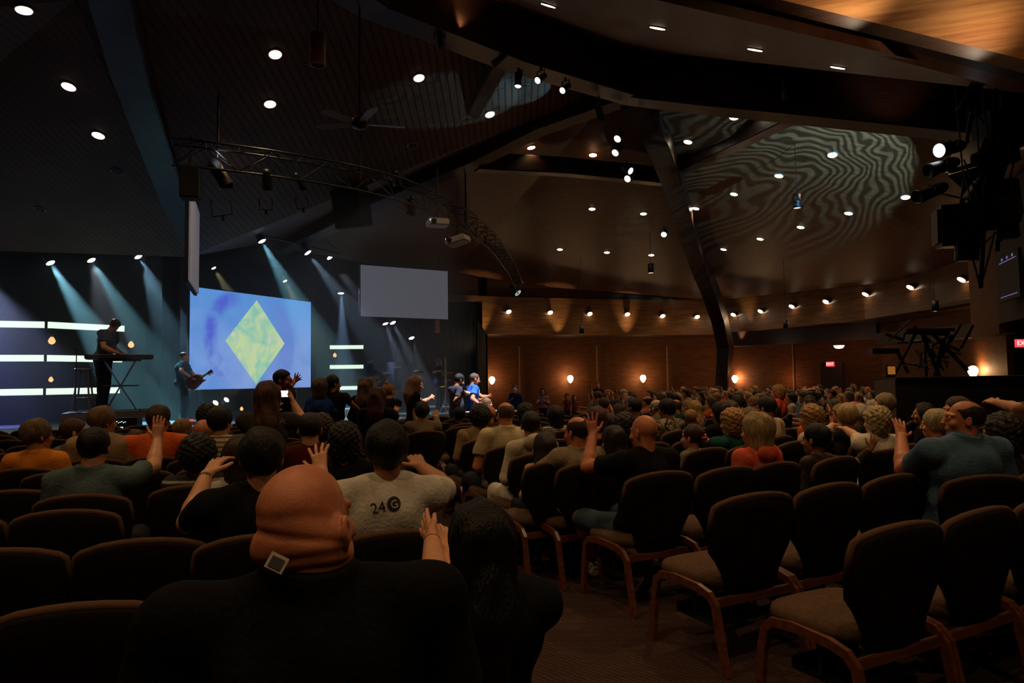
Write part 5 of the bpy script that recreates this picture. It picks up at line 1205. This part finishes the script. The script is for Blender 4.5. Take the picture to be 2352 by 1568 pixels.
person('pale shirted person between the peach blouse and the black cap', 1400, 950, 8.8, skin='a', hair=('short', (70, 50, 40)), top=(196, 190, 176), w_=1.1)
bk = person('bald man in a black tee with left palm raised and denim shorts', 1478, 953, 4.8, skin='b', hair=('none', BR), top=(12, 12, 14), w_=1.22, fat=1.12, cell=.006, lean=.02, hyaw=10, shorts=True, pants=(62, 76, 92),
       armL=((1349, 1072, F_), (1362, 1000, F_), (1354, 940, F_), dict(pn=(0, 1, 0), spread=.22, thumb=1.0, side=(1, 0, 0), curl=.05)), extra=dict(legs={-1: ((1335, 1190, F_), (1362, 1275, F_))}, shoem=mat('shoe_white', lin((190, 180, 164)), .6, blotch=((.02, .02, .02), 16., .5))))
person('dark haired person in a black top with glasses pushed up beside the bald man', 1432, 953, 5.9, skin='c', hair=('curly', BLK), top=(14, 12, 14))
person('girl with long dark hair leaning left of the bald man', 1408, 980, 5.5, skin='c', hair=('long', (30, 18, 20)), top=(30, 24, 28), w_=.85, hs=.95)
pr = person('dark haired person raising a hand with a bracelet far ahead of the bald man', 1456, 915, 9.0, skin='c', hair=('short', BLK), top=(24, 20, 22), armR=((1462, 965, F_), (1462, 952, F_), (1460, 930, F_), dict(spread=.3, thumb=1.0))); wristband(pr, 1, BLACKP, 'bracelet', .05, .008)
person('person with short black hair in a black and cream patterned shirt', 1531, 918, 8.4, skin='c', hair=('thick', BLK), top=(120, 100, 80), w_=1.2, fat=1.15, topk=mat('pattern_shirt', lin((150, 132, 108)), .9, blotch=(lin((20, 18, 18)), 24., .52)))
person('bald grey fringed man with glasses beyond the patterned shirt', 1506, 918, 9.8, skin='a', hair=('ring', GRY), top=(90, 84, 76))
person('toddler with thin fair hair looking to the right', 1588, 940, 8.2, skin='a', hair=('buzz', (150, 110, 60)), top=(130, 100, 80), w_=.7, hyaw=-85, hs=.95)
gl = person('girl with a brown ponytail tied with a red band', 1590, 975, 6.3, skin='a', hair=('pony', (60, 36, 26)), top=(150, 150, 140), w_=.75, hs=.95, hyaw=12)
o = MB().tube([(0, 0, -.012), (0, 0, .012)], .03, 12).build('hair_band', mat('red_band', lin((200, 50, 50)), .6), gl['root'], True); o.location = Vector(gl['H'] + gl['RH'] @ np.array([0, -.118, .0]))
person('woman with curly blond hair in a teal tee, one palm raised, one arm out', 1680, 942, 6.5, skin='a', hair=('curly', (176, 132, 70)), top=(20, 66, 62), w_=1.15, fat=1.05, armL=((1632, 1022, F_), (1613, 1006, F_), (1600, 998, F_)), armR=((1716, 990, F_), (1706, 965, F_), (1690, 926, F_), dict(spread=.3, thumb=.9, side=(-1, 0, 0))))
person('woman with long dark hair in a black top beside the curly blond', 1653, 924, 7.8, skin='a', hair=('long', (20, 14, 14)), top=(14, 12, 13), w_=1.15, sleeve='long')
person('woman with an ash blond bob in a coral hooded top', 1736, 950, 5.2, skin='a', hair=('bob', (172, 146, 96)), top=(226, 98, 74), w_=1.1, sleeve='half', hs=1.08, extra=dict(hood=1), cell=.006)
person('dark haired man in a white ribbed shirt right of the coral top', 1758, 912, 7.4, skin='c', hair=('short', (32, 18, 16)), top=(206, 186, 152), w_=1.2, fat=1.12)
person('person in a bright orange shirt with fair hair far ahead', 1786, 886, 11.5, skin='a', hair=('curly', (176, 128, 74)), top=(226, 84, 44), w_=1.1)
person('woman with frizzy golden hair stretching out her right arm', 1862, 933, 6.9, skin='a', hair=('curly', (168, 124, 64)), top=(196, 188, 170), w_=.95, armR=((1912, 978, F_), (1940, 985, F_), (1955, 990, F_)))
person('black haired boy in a dark quilted jacket, sleeve reaching right', 1873, 974, 5.5, skin='c', hair=('short', BLK), top=(44, 34, 28), sleeve='long', w_=1.05, hs=1.02, armR=((1958, 1072, F_), (2000, 1030, F_), (2016, 990, F_), dict(spread=.2, thumb=1.0, side=(-1, 0, 0))), topk=mat('quilted', lin((56, 42, 34)), .8, blotch=(lin((26, 20, 18)), 30., .5)))
person('white haired man in a navy shirt looking right', 1945, 930, 6.8, skin='a', hair=('thick', (190, 160, 110)), top=(20, 22, 36), hyaw=-45)
person('white haired person just beyond the navy shirt', 1974, 930, 8.4, skin='a', hair=('thick', WHT), top=(60, 54, 50), hyaw=-30)
person('elderly person with curly white hair in a white shirt, left arm stretched out', 2012, 937, 6.0, skin='a', hair=('curly', (192, 170, 124)), top=(210, 198, 176), w_=1.05, face=12, hyaw=10, armL=((1965, 1002, F_), (1942, 985, F_), (1922, 978, F_), dict(curl=.4)), hs=.98)
person('grey haired person with hearing aid by the booth panel', 2030, 906, 7.8, skin='a', hair=('thick', (150, 130, 100)), top=(70, 64, 60), hyaw=20)
bp = person('balding man in a blue polo with his left palm raised', 2212, 920, 4.45, skin='b', hair=('ring', (54, 36, 28)), top=(82, 112, 138), w_=1.2, fat=1.15, cell=.006, face=8, hyaw=62, hpitch=-6, lean=.03, extra=dict(collar=1),
       armL=((2075, 1078, F_), (2070, 1005, F_), (2062, 950, F_), dict(pn=(0, 1, 0), spread=.12, thumb=1.1, side=(1, 0, 0), curl=.15, la=1.05)))
person('white haired elder in a checked red shirt left of the blue polo', 2147, 943, 6.0, skin='a', hair=('thick', (190, 168, 122)), top=(120, 70, 54), w_=1.0, topk=mat('check_red', lin((130, 78, 60)), .9, stripes=(lin((190, 170, 150)), 6., .5, .86, 'X')))
person('person with brown hair in front of the dark booth wall', 2120, 927, 8.0, skin='c', hair=('bob', (40, 24, 20)), top=(26, 20, 20))
person('dark haired man in glasses just past the blue polo', 2196, 912, 6.2, skin='b', hair=('short', (60, 42, 32)), top=(50, 40, 38), hyaw=30)
person('person with bushy dark curls in a dark lace top', 2300, 955, 4.6, skin='c', hair=('curly', (34, 20, 18)), top=(30, 26, 26), w_=1.1, hs=1.05, topk=mat('lace_dark', lin((40, 34, 34)), .8, blotch=(lin((90, 80, 74)), 20., .64)))
person('person at the right edge stretching an arm with a closed hand', 2350, 925, 5.6, skin='c', hair=('short', DK), top=(30, 22, 22), sleeve='short', armL=((2338, 938, T_), (2290, 925, F_), (2250, 912, F_), dict(curl=1.2, spread=.02)), w_=1.1)
# band on the stage
SF = STZ + .025
riser = empty('stage_riser', (0, 0, 0), 0, 'low grey platform under the keyboard player', 'platform')
rq = [P(138, 938, 13.6), P(352, 936, 14.4), P(352, 936, 14.4) + [-.9, 1.7, 0], P(138, 938, 13.6) + [-.9, 1.7, 0]]; RZ = .98
prism([(q[0], q[1]) for q in rq], RZ - .12, RZ).build('deck_edge', mat('riser_alu', lin((118, 112, 112)), .5, .3), riser)
prism([(q[0] + .02, q[1] + .02) for q in rq], RZ - .001, RZ + .012).build('deck_top', mat('riser_top', lin((50, 52, 54)), .7), riser)
mm = MB()
for q in rq: mm.tube([(q[0] * .995, q[1] * 1.005, SF), (q[0] * .995, q[1] * 1.005, RZ - .1)], .03)
mm.build('leg', BLACKM, riser)
kb = person('keyboard player with floppy dark hair in a striped shirt bending over the keys', 264, 735, 14.9, 'stand', skin='a', hair=('thick', (60, 50, 44)), top=(40, 42, 52), floor=RZ + .012, face=-95, hpitch=38, lean=.22, fat=1.1, w_=1.15, armR=((238, 796, T_), (264, 808, T_), (276, 812, T_), dict(curl=.5)), armL=((262, 800, F_), (282, 812, F_), (294, 814, F_), dict(curl=.5)), pants=(12, 12, 16), cell=.010, topk=mat('stripe_band', lin((70, 78, 96)), .9, stripes=(lin((14, 14, 18)), 9., .2, .5)), chair=False)
K0 = P(200, 815, 14.5); K1 = P(345, 822, 14.9); kc = (K0 + K1) / 2
kbd = empty('keyboard', (kc[0] + .1, kc[1] - .1, kc[2] - .02), math.atan2(K1[1] - K0[1], K1[0] - K0[0]), 'long black stage keyboard on a stand before the keyboard player', 'keyboard')
MB().box((0, 0, 0), (1.3, .36, .1)).build('case', mat('keyboard_black', (.02, .022, .025), .35), kbd, bevel=.02)
mm = MB()
for i in range(36): mm.box((-.6 + i * .0336, .06, .055), (.031, .15, .012))
mm.build('keys', mat('keys_white', lin((210, 210, 205)), .4), kbd)['kind'] = 'stuff'
ks = empty('keyboard_stand', (kc[0] + .1, kc[1] - .1, RZ + .012), math.atan2(K1[1] - K0[1], K1[0] - K0[0]), 'black metal stand under the stage keyboard', 'stand'); kh = kc[2] - RZ - .1
for s in (-1, 1): MB().tube([(-.3 * s, .15 * 1, 0), (.3 * s, -.1, kh)], .018).build('leg', CHROME, ks)
MB().tube([(-.35, .0, kh * .5), (.35, 0, kh * .5)], .015).tube([(-.4, .15, .02), (-.4, -.15, .02)], .02).tube([(.4, .15, .02), (.4, -.15, .02)], .02).tube([(-.4, -.1, kh), (.4, -.1, kh)], .02).build('cross_bar', BLACKM, ks)
sq = P(193, 846, 14.4); stl = empty('bar_stool', (sq[0], sq[1], RZ + .012), .3, 'tall four legged stool left of the keyboard player', 'stool'); shh = sq[2] - RZ - .01
MB().lathe([(.17, shh - .03), (.18, shh - .01), (.17, shh)], n=20).build('seat', mat('stool_grey', lin((120, 124, 120)), .4), stl, True)
for a in (45, 135, 225, 315):
    c_, s_ = math.cos(math.radians(a)), math.sin(math.radians(a)); MB().tube([(.12 * c_, .12 * s_, shh - .03), (.23 * c_, .23 * s_, 0)], .018).build('leg', mat('stool_wood', lin((84, 72, 58)), .6), stl)
MB().tube([(.17 * math.cos(a), .17 * math.sin(a), .3) for a in np.linspace(0, 2 * math.pi, 17)], .01, 6).build('foot_ring', CHROME, stl, True)
nq = P(176, 800, 13.9); ms = empty('microphone_stand', (nq[0], nq[1], RZ + .012), 0, 'thin black microphone stand left of the stool', 'microphone stand')
MB().tube([(0, 0, .02), (0, 0, nq[2] - RZ)], .01).lathe([(.13, 0), (.13, .012), (.02, .025)], n=16).build('pole', BLACKM, ms); MB().tube([(0, 0, nq[2] - RZ), (.06, -.02, nq[2] - RZ + .05)], .016).build('microphone_head', CHROME, ms)
wd = empty('stage_monitor', P(300, 950, 13.9) * np.array([1, 1, 0]) + np.array([0, -.25, SF]), .2, 'black stage box with bright screen lights under the riser edge', 'stage box')
MB().box((0, 0, .17), (.6, .35, .34)).build('cabinet', BLACKM, wd, bevel=.02); mm = MB().box((0, -.18, .14), (.1, .01, .05))
for i in range(8): mm.box((-.12 + i * .03, -.18, .25 + .012 * (i % 3)), (.014, .01, .012))
mm.build('indicator_lights', emis('indicator', (.7, 1, .95), 2.0), wd)
ba = person('bass player in a teal grey tee and jeans turned to the screen', 424, 808, 17.6, 'stand', skin='b', hair=('ring', (60, 54, 50)), top=(52, 84, 98), floor=SF, face=-72, fat=1.6, w_=1.3, pants=(60, 82, 100), armR=((416, 852, T_), (440, 868, T_), (447, 872, T_), dict(curl=.6)), armL=((446, 862, F_), (462, 862, F_), (468, 858, F_), dict(curl=.9)), cell=.011)
def guitar(name, info, body_px, head_px, d0, label, body_col, r=.17, d1=None):
    a = P(*body_px, d0); b = P(*head_px, d1 or d0); n = unit(b - a); rt = empty(name, a, 0, label, 'guitar'); vw = unit(a - ORG) * -1; up = unit(np.cross(n, vw)); A = np.array([n, unit(np.cross(up, n)), up])
    fd = Field(); fd.ell((0, 0, 0), (.17, .026, r), A, .02); fd.ell(n * .14, (.1, .024, r * .72), A, .06); fd.ell(n * -.1, (.13, .025, r * 1.02), A, .05); fd.cone(n * .2 + up * .1, n * .26 + up * .11, .022, .016, .03)
    V, Q = fd.mesh(.012); link('guitar_body', np_mesh('guitar_body', V, Q, body_col), rt); L = np.linalg.norm(b - a); fr_ = A[1]
    MB().tube([n * .1 + fr_ * .02, n * (L - .12) + fr_ * .02], .024, 8).build('neck', mat('neck_wood', lin((90, 60, 40)), .5), rt, True)
    MB().tube([n * (L - .14), n * L], [.03, .045], 6).build('headstock', mat('headstock', lin((60, 40, 30)), .5), rt)
    mm = MB()
    for k in range(4): mm.tube([n * (L - .12 + k * .035) + up * .03, n * (L - .12 + k * .035) + up * .075], .01, 6)
    mm.build('tuning_pegs', CHROME, rt); return rt
guitar('bass_guitar', ba, (446, 877), (487, 851), 17.25, 'dark red bass guitar held by the player in teal', mat('bass_red', lin((84, 34, 34)), .25, coat=.5), .16)
gp = person('guitarist in a navy shirt and cap standing beyond the short bars', 850, 818, 22.5, 'stand', skin='a', hair=('capped', (20, 20, 24)), top=(34, 46, 92), floor=SF, face=-60, sleeve='long', armR=((836, 858, T_), (855, 866, T_), (860, 868, T_)), armL=((872, 858, F_), (882, 864, F_), (888, 864, F_)), pants=(20, 20, 26))
guitar('electric_guitar', gp, (858, 876), (893, 861), 22.1, 'tan bodied electric guitar of the guitarist in navy', mat('guitar_tan', lin((190, 140, 90)), .3, coat=.5), .18)
sg = person('performer in a dark blue tee at the percussion beside the shield', 1008, 823, 21.5, 'stand', skin='a', hair=('buzz', (150, 140, 130)), top=(20, 34, 64), floor=SF, face=-75, armR=((996, 855, T_), (1008, 852, T_), (1014, 851, T_)), armL='forward', pants=(16, 18, 24))
pk = empty('percussion_stand', P(1012, 873, 21.2) * np.array([1, 1, 0]) + np.array([.15, 0, SF]), 0, 'chrome percussion stand with small cymbals beside the performer', 'percussion')
MB().tube([(0, 0, 0), (0, 0, 1.7)], .02).tube([(-.2, 0, 0), (0, 0, .4), (.2, 0, 0)], .014).build('pole', CHROME, pk)
for z, x in ((1.25, -.1), (1.0, .08), (.8, -.05)): MB().lathe([(.005, .03), (.03, .02), (.14, 0), (.14, -.003), (.005, -.003)], (x, 0, z), None, 16).build('cymbal', BRASS, pk, True)
MB().lathe([(.11, .0), (.12, .02), (.12, .18), (.11, .2)], (.1, .05, .55)).build('hand_drum', mat('drum_red', lin((110, 60, 40)), .4), pk, True)
dk = P(925, 873, 25.5); drum = empty('drum_kit', (dk[0], dk[1], SF), .3, 'dark drum kit behind the clear shield panels', 'drum kit')
MB().lathe([(.28, -.2), (.3, -.18), (.3, .18), (.28, .2)], (0, 0, .32), rot_to((0, -1, 0)), 24).build('bass_drum', mat('drum_black', (.02, .02, .025), .3), drum, True)
for x, y, z, r in ((-.25, 0, .78, .16), (.2, 0, .8, .16), (.5, .2, .6, .2), (-.5, .2, .62, .18)): MB().lathe([(r, -.1), (r, .1)], (x, y, z), None, 20).build('drum', mat('drum_black', (.02, .02, .025), .3), drum, True)
for x, y, z in ((-.6, 0, 1.3), (.6, 0, 1.35), (-.2, .2, 1.5)): MB().lathe([(.005, .03), (.2, 0), (.2, -.004), (.005, -.004)], (x, y, z), Matrix.Rotation(.3, 3, 'X'), 18).tube([(x, y, z), (x, y + .1, 0)], .01).build('cymbal', BRASS, drum, True)
GLS = mat('shield_plastic', (.5, .6, .8), .15)
nt = GLS.node_tree; GLS.node_tree.nodes['Principled BSDF'].inputs['Alpha'].default_value = .22
shd = empty('drum_shield', (0, 0, 0), 0, 'tall clear plastic drum shield panels catching blue light', 'drum shield')
for i, (ua, ub, da, db) in enumerate([(888, 905, 23.6, 23.3), (905, 921, 23.3, 23.6), (921, 948, 23.6, 24.6)]):
    A = P(ua, 873, da); B = P(ub, 873, db); c = (A + B) / 2; L = np.linalg.norm((B - A)[:2]); MB().box((0, 0, 0), (L, .012, 1.65)).build('panel', GLS, shd)
    ch = shd.children[-1]; ch.location = (c[0], c[1], SF + .83); ch.rotation_euler = (0, 0, math.atan2(B[1] - A[1], B[0] - A[0]))
amp = empty('pedal_board', P(455, 962, 17.0) * np.array([1, 1, 0]) + np.array([0, 0, SF]), .3, 'pedal board with a red pedal on the stage floor by the bass player', 'pedal board')
MB().box((0, 0, .04), (.5, .25, .06)).build('board', mat('board_grey', lin((150, 160, 170)), .5), amp, bevel=.01); MB().box((-.15, 0, .1), (.09, .13, .05)).build('red_pedal', emis('pedal_red', (.9, .08, .06), .9), amp, bevel=.005); MB().box((.05, 0, .1), (.09, .13, .05)).build('white_pedal', PJ, amp, bevel=.005)
# standing people along the far side
for lb, u, v, d, c, h, kw in [
    ('singer in a navy tee with a hand on the chest right of the table', 1183, 884, 20.0, (26, 52, 110), ('short', DK), dict(face=165, armR='chest', sleeve='half')),
    ('woman with long dark hair in a pale pink cardigan clapping', 1247, 891, 21.5, (160, 120, 150), ('long', DK), dict(face=170, armR='chest', armL='chest', sleeve='long')),
    ('person in a rust top clapping left of the tall dark figure', 1302, 903, 24.0, (110, 54, 44), ('short', BR), dict(face=175, armR='up')),
    ('person in a rose top standing near the far wall', 1320, 906, 24.5, (120, 64, 60), ('long', BR), dict(face=180)),
    ('tall person in a dark shirt with a raised hand by the far wall', 1373, 877, 25.0, (40, 34, 48), ('buzz', DK), dict(face=170, armR='up')),
    ('woman with fair wavy hair standing beside the tall dark figure', 1397, 896, 24.0, (96, 84, 66), ('wavy', (150, 120, 80)), dict(face=175)),
    ('bald person with folded hands next to the fair wavy hair', 1409, 899, 23.5, (90, 78, 62), None, dict(face=175, armR='chest')),
    ('person with brown hair in a checked top at the far aisle', 1425, 903, 22.5, (88, 76, 60), ('bob', BR), dict(face=170)),
    ('person reading a white sheet at the far aisle', 1452, 912, 21.0, (120, 70, 60), ('bob', BR), dict(face=170, armL='forward'))]:
    person(lb, u, v, d, 'stand', top=c, hair=h, skin='b', **kw)
# print on the back of the white tee
def shirt_print(info):
    sh = info['shirt']; M_ = Matrix.Translation(Vector(info['base'])) @ Matrix.Rotation(info['yaw'], 4, 'Z')
    bv = BVHTree.FromPolygons([M_ @ v.co for v in sh.data.vertices], [tuple(p.vertices) for p in sh.data.polygons])
    def flat(body, size, cx, cyy, m, name, off, font=True):
        if font:
            c = bpy.data.curves.new('t', 'FONT'); c.body = body; c.size = size; c.align_x = 'CENTER'; c.align_y = 'CENTER'; c.resolution_u = 4
            t = bpy.data.objects.new('t', c); COL.objects.link(t); dg = bpy.context.evaluated_depsgraph_get(); me = bpy.data.meshes.new_from_object(t.evaluated_get(dg)); bpy.data.objects.remove(t)
            bm = bmesh.new(); bm.from_mesh(me)
        else:
            me = bpy.data.meshes.new(name); bm = bmesh.new(); bmesh.ops.create_circle(bm, cap_ends=True, segments=32, radius=size)
        bmesh.ops.subdivide_edges(bm, edges=bm.edges[:], cuts=1); bmesh.ops.triangulate(bm, faces=bm.faces[:])
        for _ in range(2): bmesh.ops.subdivide_edges(bm, edges=[e for e in bm.edges if e.calc_length() > .006], cuts=1); bmesh.ops.triangulate(bm, faces=bm.faces[:])
        r = info['Rb'] @ np.array([1., 0, 0]); fw = Vector(info['Rb'] @ np.array([0, 1., 0])); tilt = .2
        inv = M_.inverted()
        for v in bm.verts:
            x, y = v.co.x + cx, v.co.y + cyy; x, y = x * math.cos(tilt) - y * math.sin(tilt), x * math.sin(tilt) + y * math.cos(tilt)
            w0 = Vector(CEN + r * x) + Vector((0, 0, y)); h = bv.ray_cast(w0 - fw * .5, fw, 1.0)[0]
            q = (h if h else w0) - fw * off; v.co = inv @ q
        bm.to_mesh(me); bm.free(); me.materials.clear(); me.materials.append(m); link(name, me, info['root'])
    CEN = P(884, 1158, 3.0)
    ink = mat('print_ink', (.015, .015, .018), .8)
    flat('24', .062, -.035, 0, ink, 'shirt_lettering', .003); flat('', .030, .033, 0, ink, 'shirt_emblem', .003, False); flat('G', .046, .034, -.003, cloth((206, 200, 188)), 'emblem_letter', .005)
shirt_print(m3)
# person-held props and print details
o = MB().box((0, .125, 0), (.12, .012, .1)).build('shirt_print', WPR, mic['root']); o.location = Vector(mic['nb'] * .78 + mic['pel'] * .22 + np.array([0, .01, 0]))
o = MB().box((0, .12, 0), (.12, .012, .08)).build('shirt_print', WPR, bm_['root']); o.location = Vector(bm_['nb'] * .78 + bm_['pel'] * .22 + np.array([0, .01, 0]))
def sleeve_band(info, sgn, m):
    S, E_, W_, hd, pn, kw = info['arms'][sgn]; a = S * .5 + E_ * .5; d = unit(E_ - S); MB().tube([a - d * .014, a + d * .014], .0745 * info['s'], 16).build('sleeve_stripe', m, info['root'], True)
sleeve_band(gm, -1, mat('stripe_pale', lin((214, 200, 176)), .9))
# ------------------------------------------------------------------ rows of chairs (arcs round the stage centre)
rndc = random.Random(11)
def seat_xy(r, a): return S0[0] + r * math.sin(math.radians(a)), S0[1] - r * math.cos(math.radians(a))
nrow = 0
for k in range(-1, 12):
    r = 17.0 - .86 * k
    for bi, (a0_, sg_) in enumerate(((20.15 + .15 * k, -1), (26.95 + .2 * k, 1))):
        da = math.degrees((.525 if sg_ < 0 else .62) / r)
        for i in range(0, 22):
            a = a0_ + sg_ * i * da; x, y = seat_xy(r, a)
            # chair back sits ~.3 behind the seat centre, rows measured at the backs
            sh_ = .40 if sg_ < 0 else .18; x += (S0[0] - x) / r * sh_; y += (S0[1] - y) / r * sh_
            if k == -1 and (sg_ < 0 or i < 2): continue
            if y < .75 or abs(x) > y * .80 + .6 or math.hypot(x, y) > 13.0: continue
            if any((x - cx) ** 2 + (y - cy_) ** 2 < .34 ** 2 for cx, cy_ in CHAIRS): continue
            if any((x - px) ** 2 + (y - py) ** 2 < .38 ** 2 for px, py, po, dd in PERSONS): continue
            if sg_ < 0 and y > 9.5 and x > -3.2: continue
            lb = 'dark chair, %s row ahead of the camera, %s seat from the aisle, %s block' % (ORD[k + 1], ORD[i], 'left' if sg_ < 0 else 'right')
            place_chair(x, y, yaw_to(x, y), lb, sx=.93 if sg_ < 0 else 1.08)
# ------------------------------------------------------------------ the far crowd: a few figures, copied as individuals
TINT = mat('tint_cloth', (.5, .5, .5), .9, spec=.1, objcol=True, vary=(.3, 9.)); HTINT = mat('tint_hair', (.5, .5, .5), .6, spec=.3, objcol=True, wood=((.02, .015, .01), (80., 80., 14.)))
protos = []
for hst, aR, aL, sk in (('short', None, None, 'a'), ('bob', None, None, 'a'), ('thick', 'up', None, 'b'), ('wavy', None, None, 'a'), ('ring', None, None, 'b'), ('curly', 'forward', None, 'c'), ('long', None, 'up', 'a'), ('short', 'up', 'up', 'c')):
    info = person('x', 1900, 905, 14.0, skin=sk, hair=(hst, BR), chair=False, armR=aR, armL=aL, cell=.016, sc=1.0, seed=5); PERSONS.pop()
    rt = info['root']; rt.location = (0, 0, 0); rt.rotation_euler = (0, 0, 0)
    for ch in rt.children:
        if ch.name.startswith('shirt'): ch.data.materials[0] = TINT
        if ch.name.startswith('hair'): ch.data.materials[0] = HTINT
    protos.append((rt, hst, aR, aL, info['H'][2] + .121))
TOPS = [('white', (196, 186, 168)), ('grey', (104, 98, 90)), ('black', (22, 20, 20)), ('navy', (26, 30, 52)), ('dark red', (104, 34, 28)), ('orange', (206, 92, 44)), ('olive', (78, 76, 48)), ('tan', (150, 122, 88)), ('pale blue', (96, 120, 140)), ('pink', (176, 104, 96)), ('brown', (72, 50, 38)), ('teal', (34, 78, 76))]
HAIRS = [('dark', (24, 18, 15)), ('brown', (70, 46, 30)), ('blond', (164, 128, 76)), ('grey', (126, 112, 90)), ('auburn', (88, 46, 28)), ('white', (180, 164, 134))]
STY = dict(short='short {h} hair', bob='{h} bobbed hair', thick='thick {h} hair', wavy='wavy {h} hair', ring='thinning {h} hair', curly='curly {h} hair', long='long {h} hair')
ncrowd = 0; used = {}; spots = []
for k in range(0, 24):
    r = 8.2 + .92 * k
    for i in range(0, 60):
        a = 30 + i * math.degrees(.74 / r)
        if a > 118: break
        x, y = seat_xy(r, a)
        if abs((a + 3 * k) % 29 - 14) < 1.6: continue      # aisles
        x += rndc.uniform(-.08, .08); y += rndc.uniform(-.12, .12); dd = math.hypot(x, y)
        if y < 8.2 or abs(x) > y * .77: continue
        if x > 5.2 and y < 14.6 and x > y * .50: continue      # sound booth
        u_ = 1176 + x / y * F
        if u_ < 1345 + max(0, 15 - y) * 12: continue
        if y > 27.5 or (u_ > 1640 and y > 25.5) or (u_ > 2000 and y > 13): continue
        if abs(u_ - 1655) < 26 and y > 27: continue
        if any((x - px) ** 2 + (y - py) ** 2 < .55 ** 2 for px, py, po, d_ in PERSONS): continue
        if rndc.random() < .10: continue
        spots.append((y, x, k, i))
spots.sort()
ordw = lambda n: ORD[min(n, len(ORD) - 1)]
for y, x, k, i in spots[:285]:
    rt, hst, aR, aL, ht = protos[rndc.randrange(len(protos))]
    if ncrowd < len(protos): rt, hst, aR, aL, ht = protos[ncrowd]
    (hn, hc), (tn, tc_) = rndc.choice(HAIRS[:3] * 3 + HAIRS), rndc.choice(TOPS)
    c = rt if ncrowd < len(protos) else copy_tree(rt)
    s = rndc.uniform(.93, 1.06); c.location = (x, y, 0); c.scale = (s, s, s); c.rotation_euler = (0, 0, yaw_to(x, y) + rndc.uniform(-.25, .25))
    for ch in c.children:
        if ch.name.startswith('shirt'): ch.color = (*lin(tc_), 1)
        if ch.name.startswith('hair'): ch.color = (*lin(hc), 1)
    lb = 'person with %s in a %s top, %s crowd row, %s seat' % (STY[hst].format(h=hn), tn, ORD[min(k, 39)], ordw(i))
    if ncrowd >= len(protos) or True: tag(c, lb, 'person', 'seated crowd towards the far wall')
    ncrowd += 1
for rt, *_ in protos[ncrowd:]: pass
print('CROWD', ncrowd, 'CHAIRS', len(CHAIRS), 'PEOPLE', len(PERSONS))
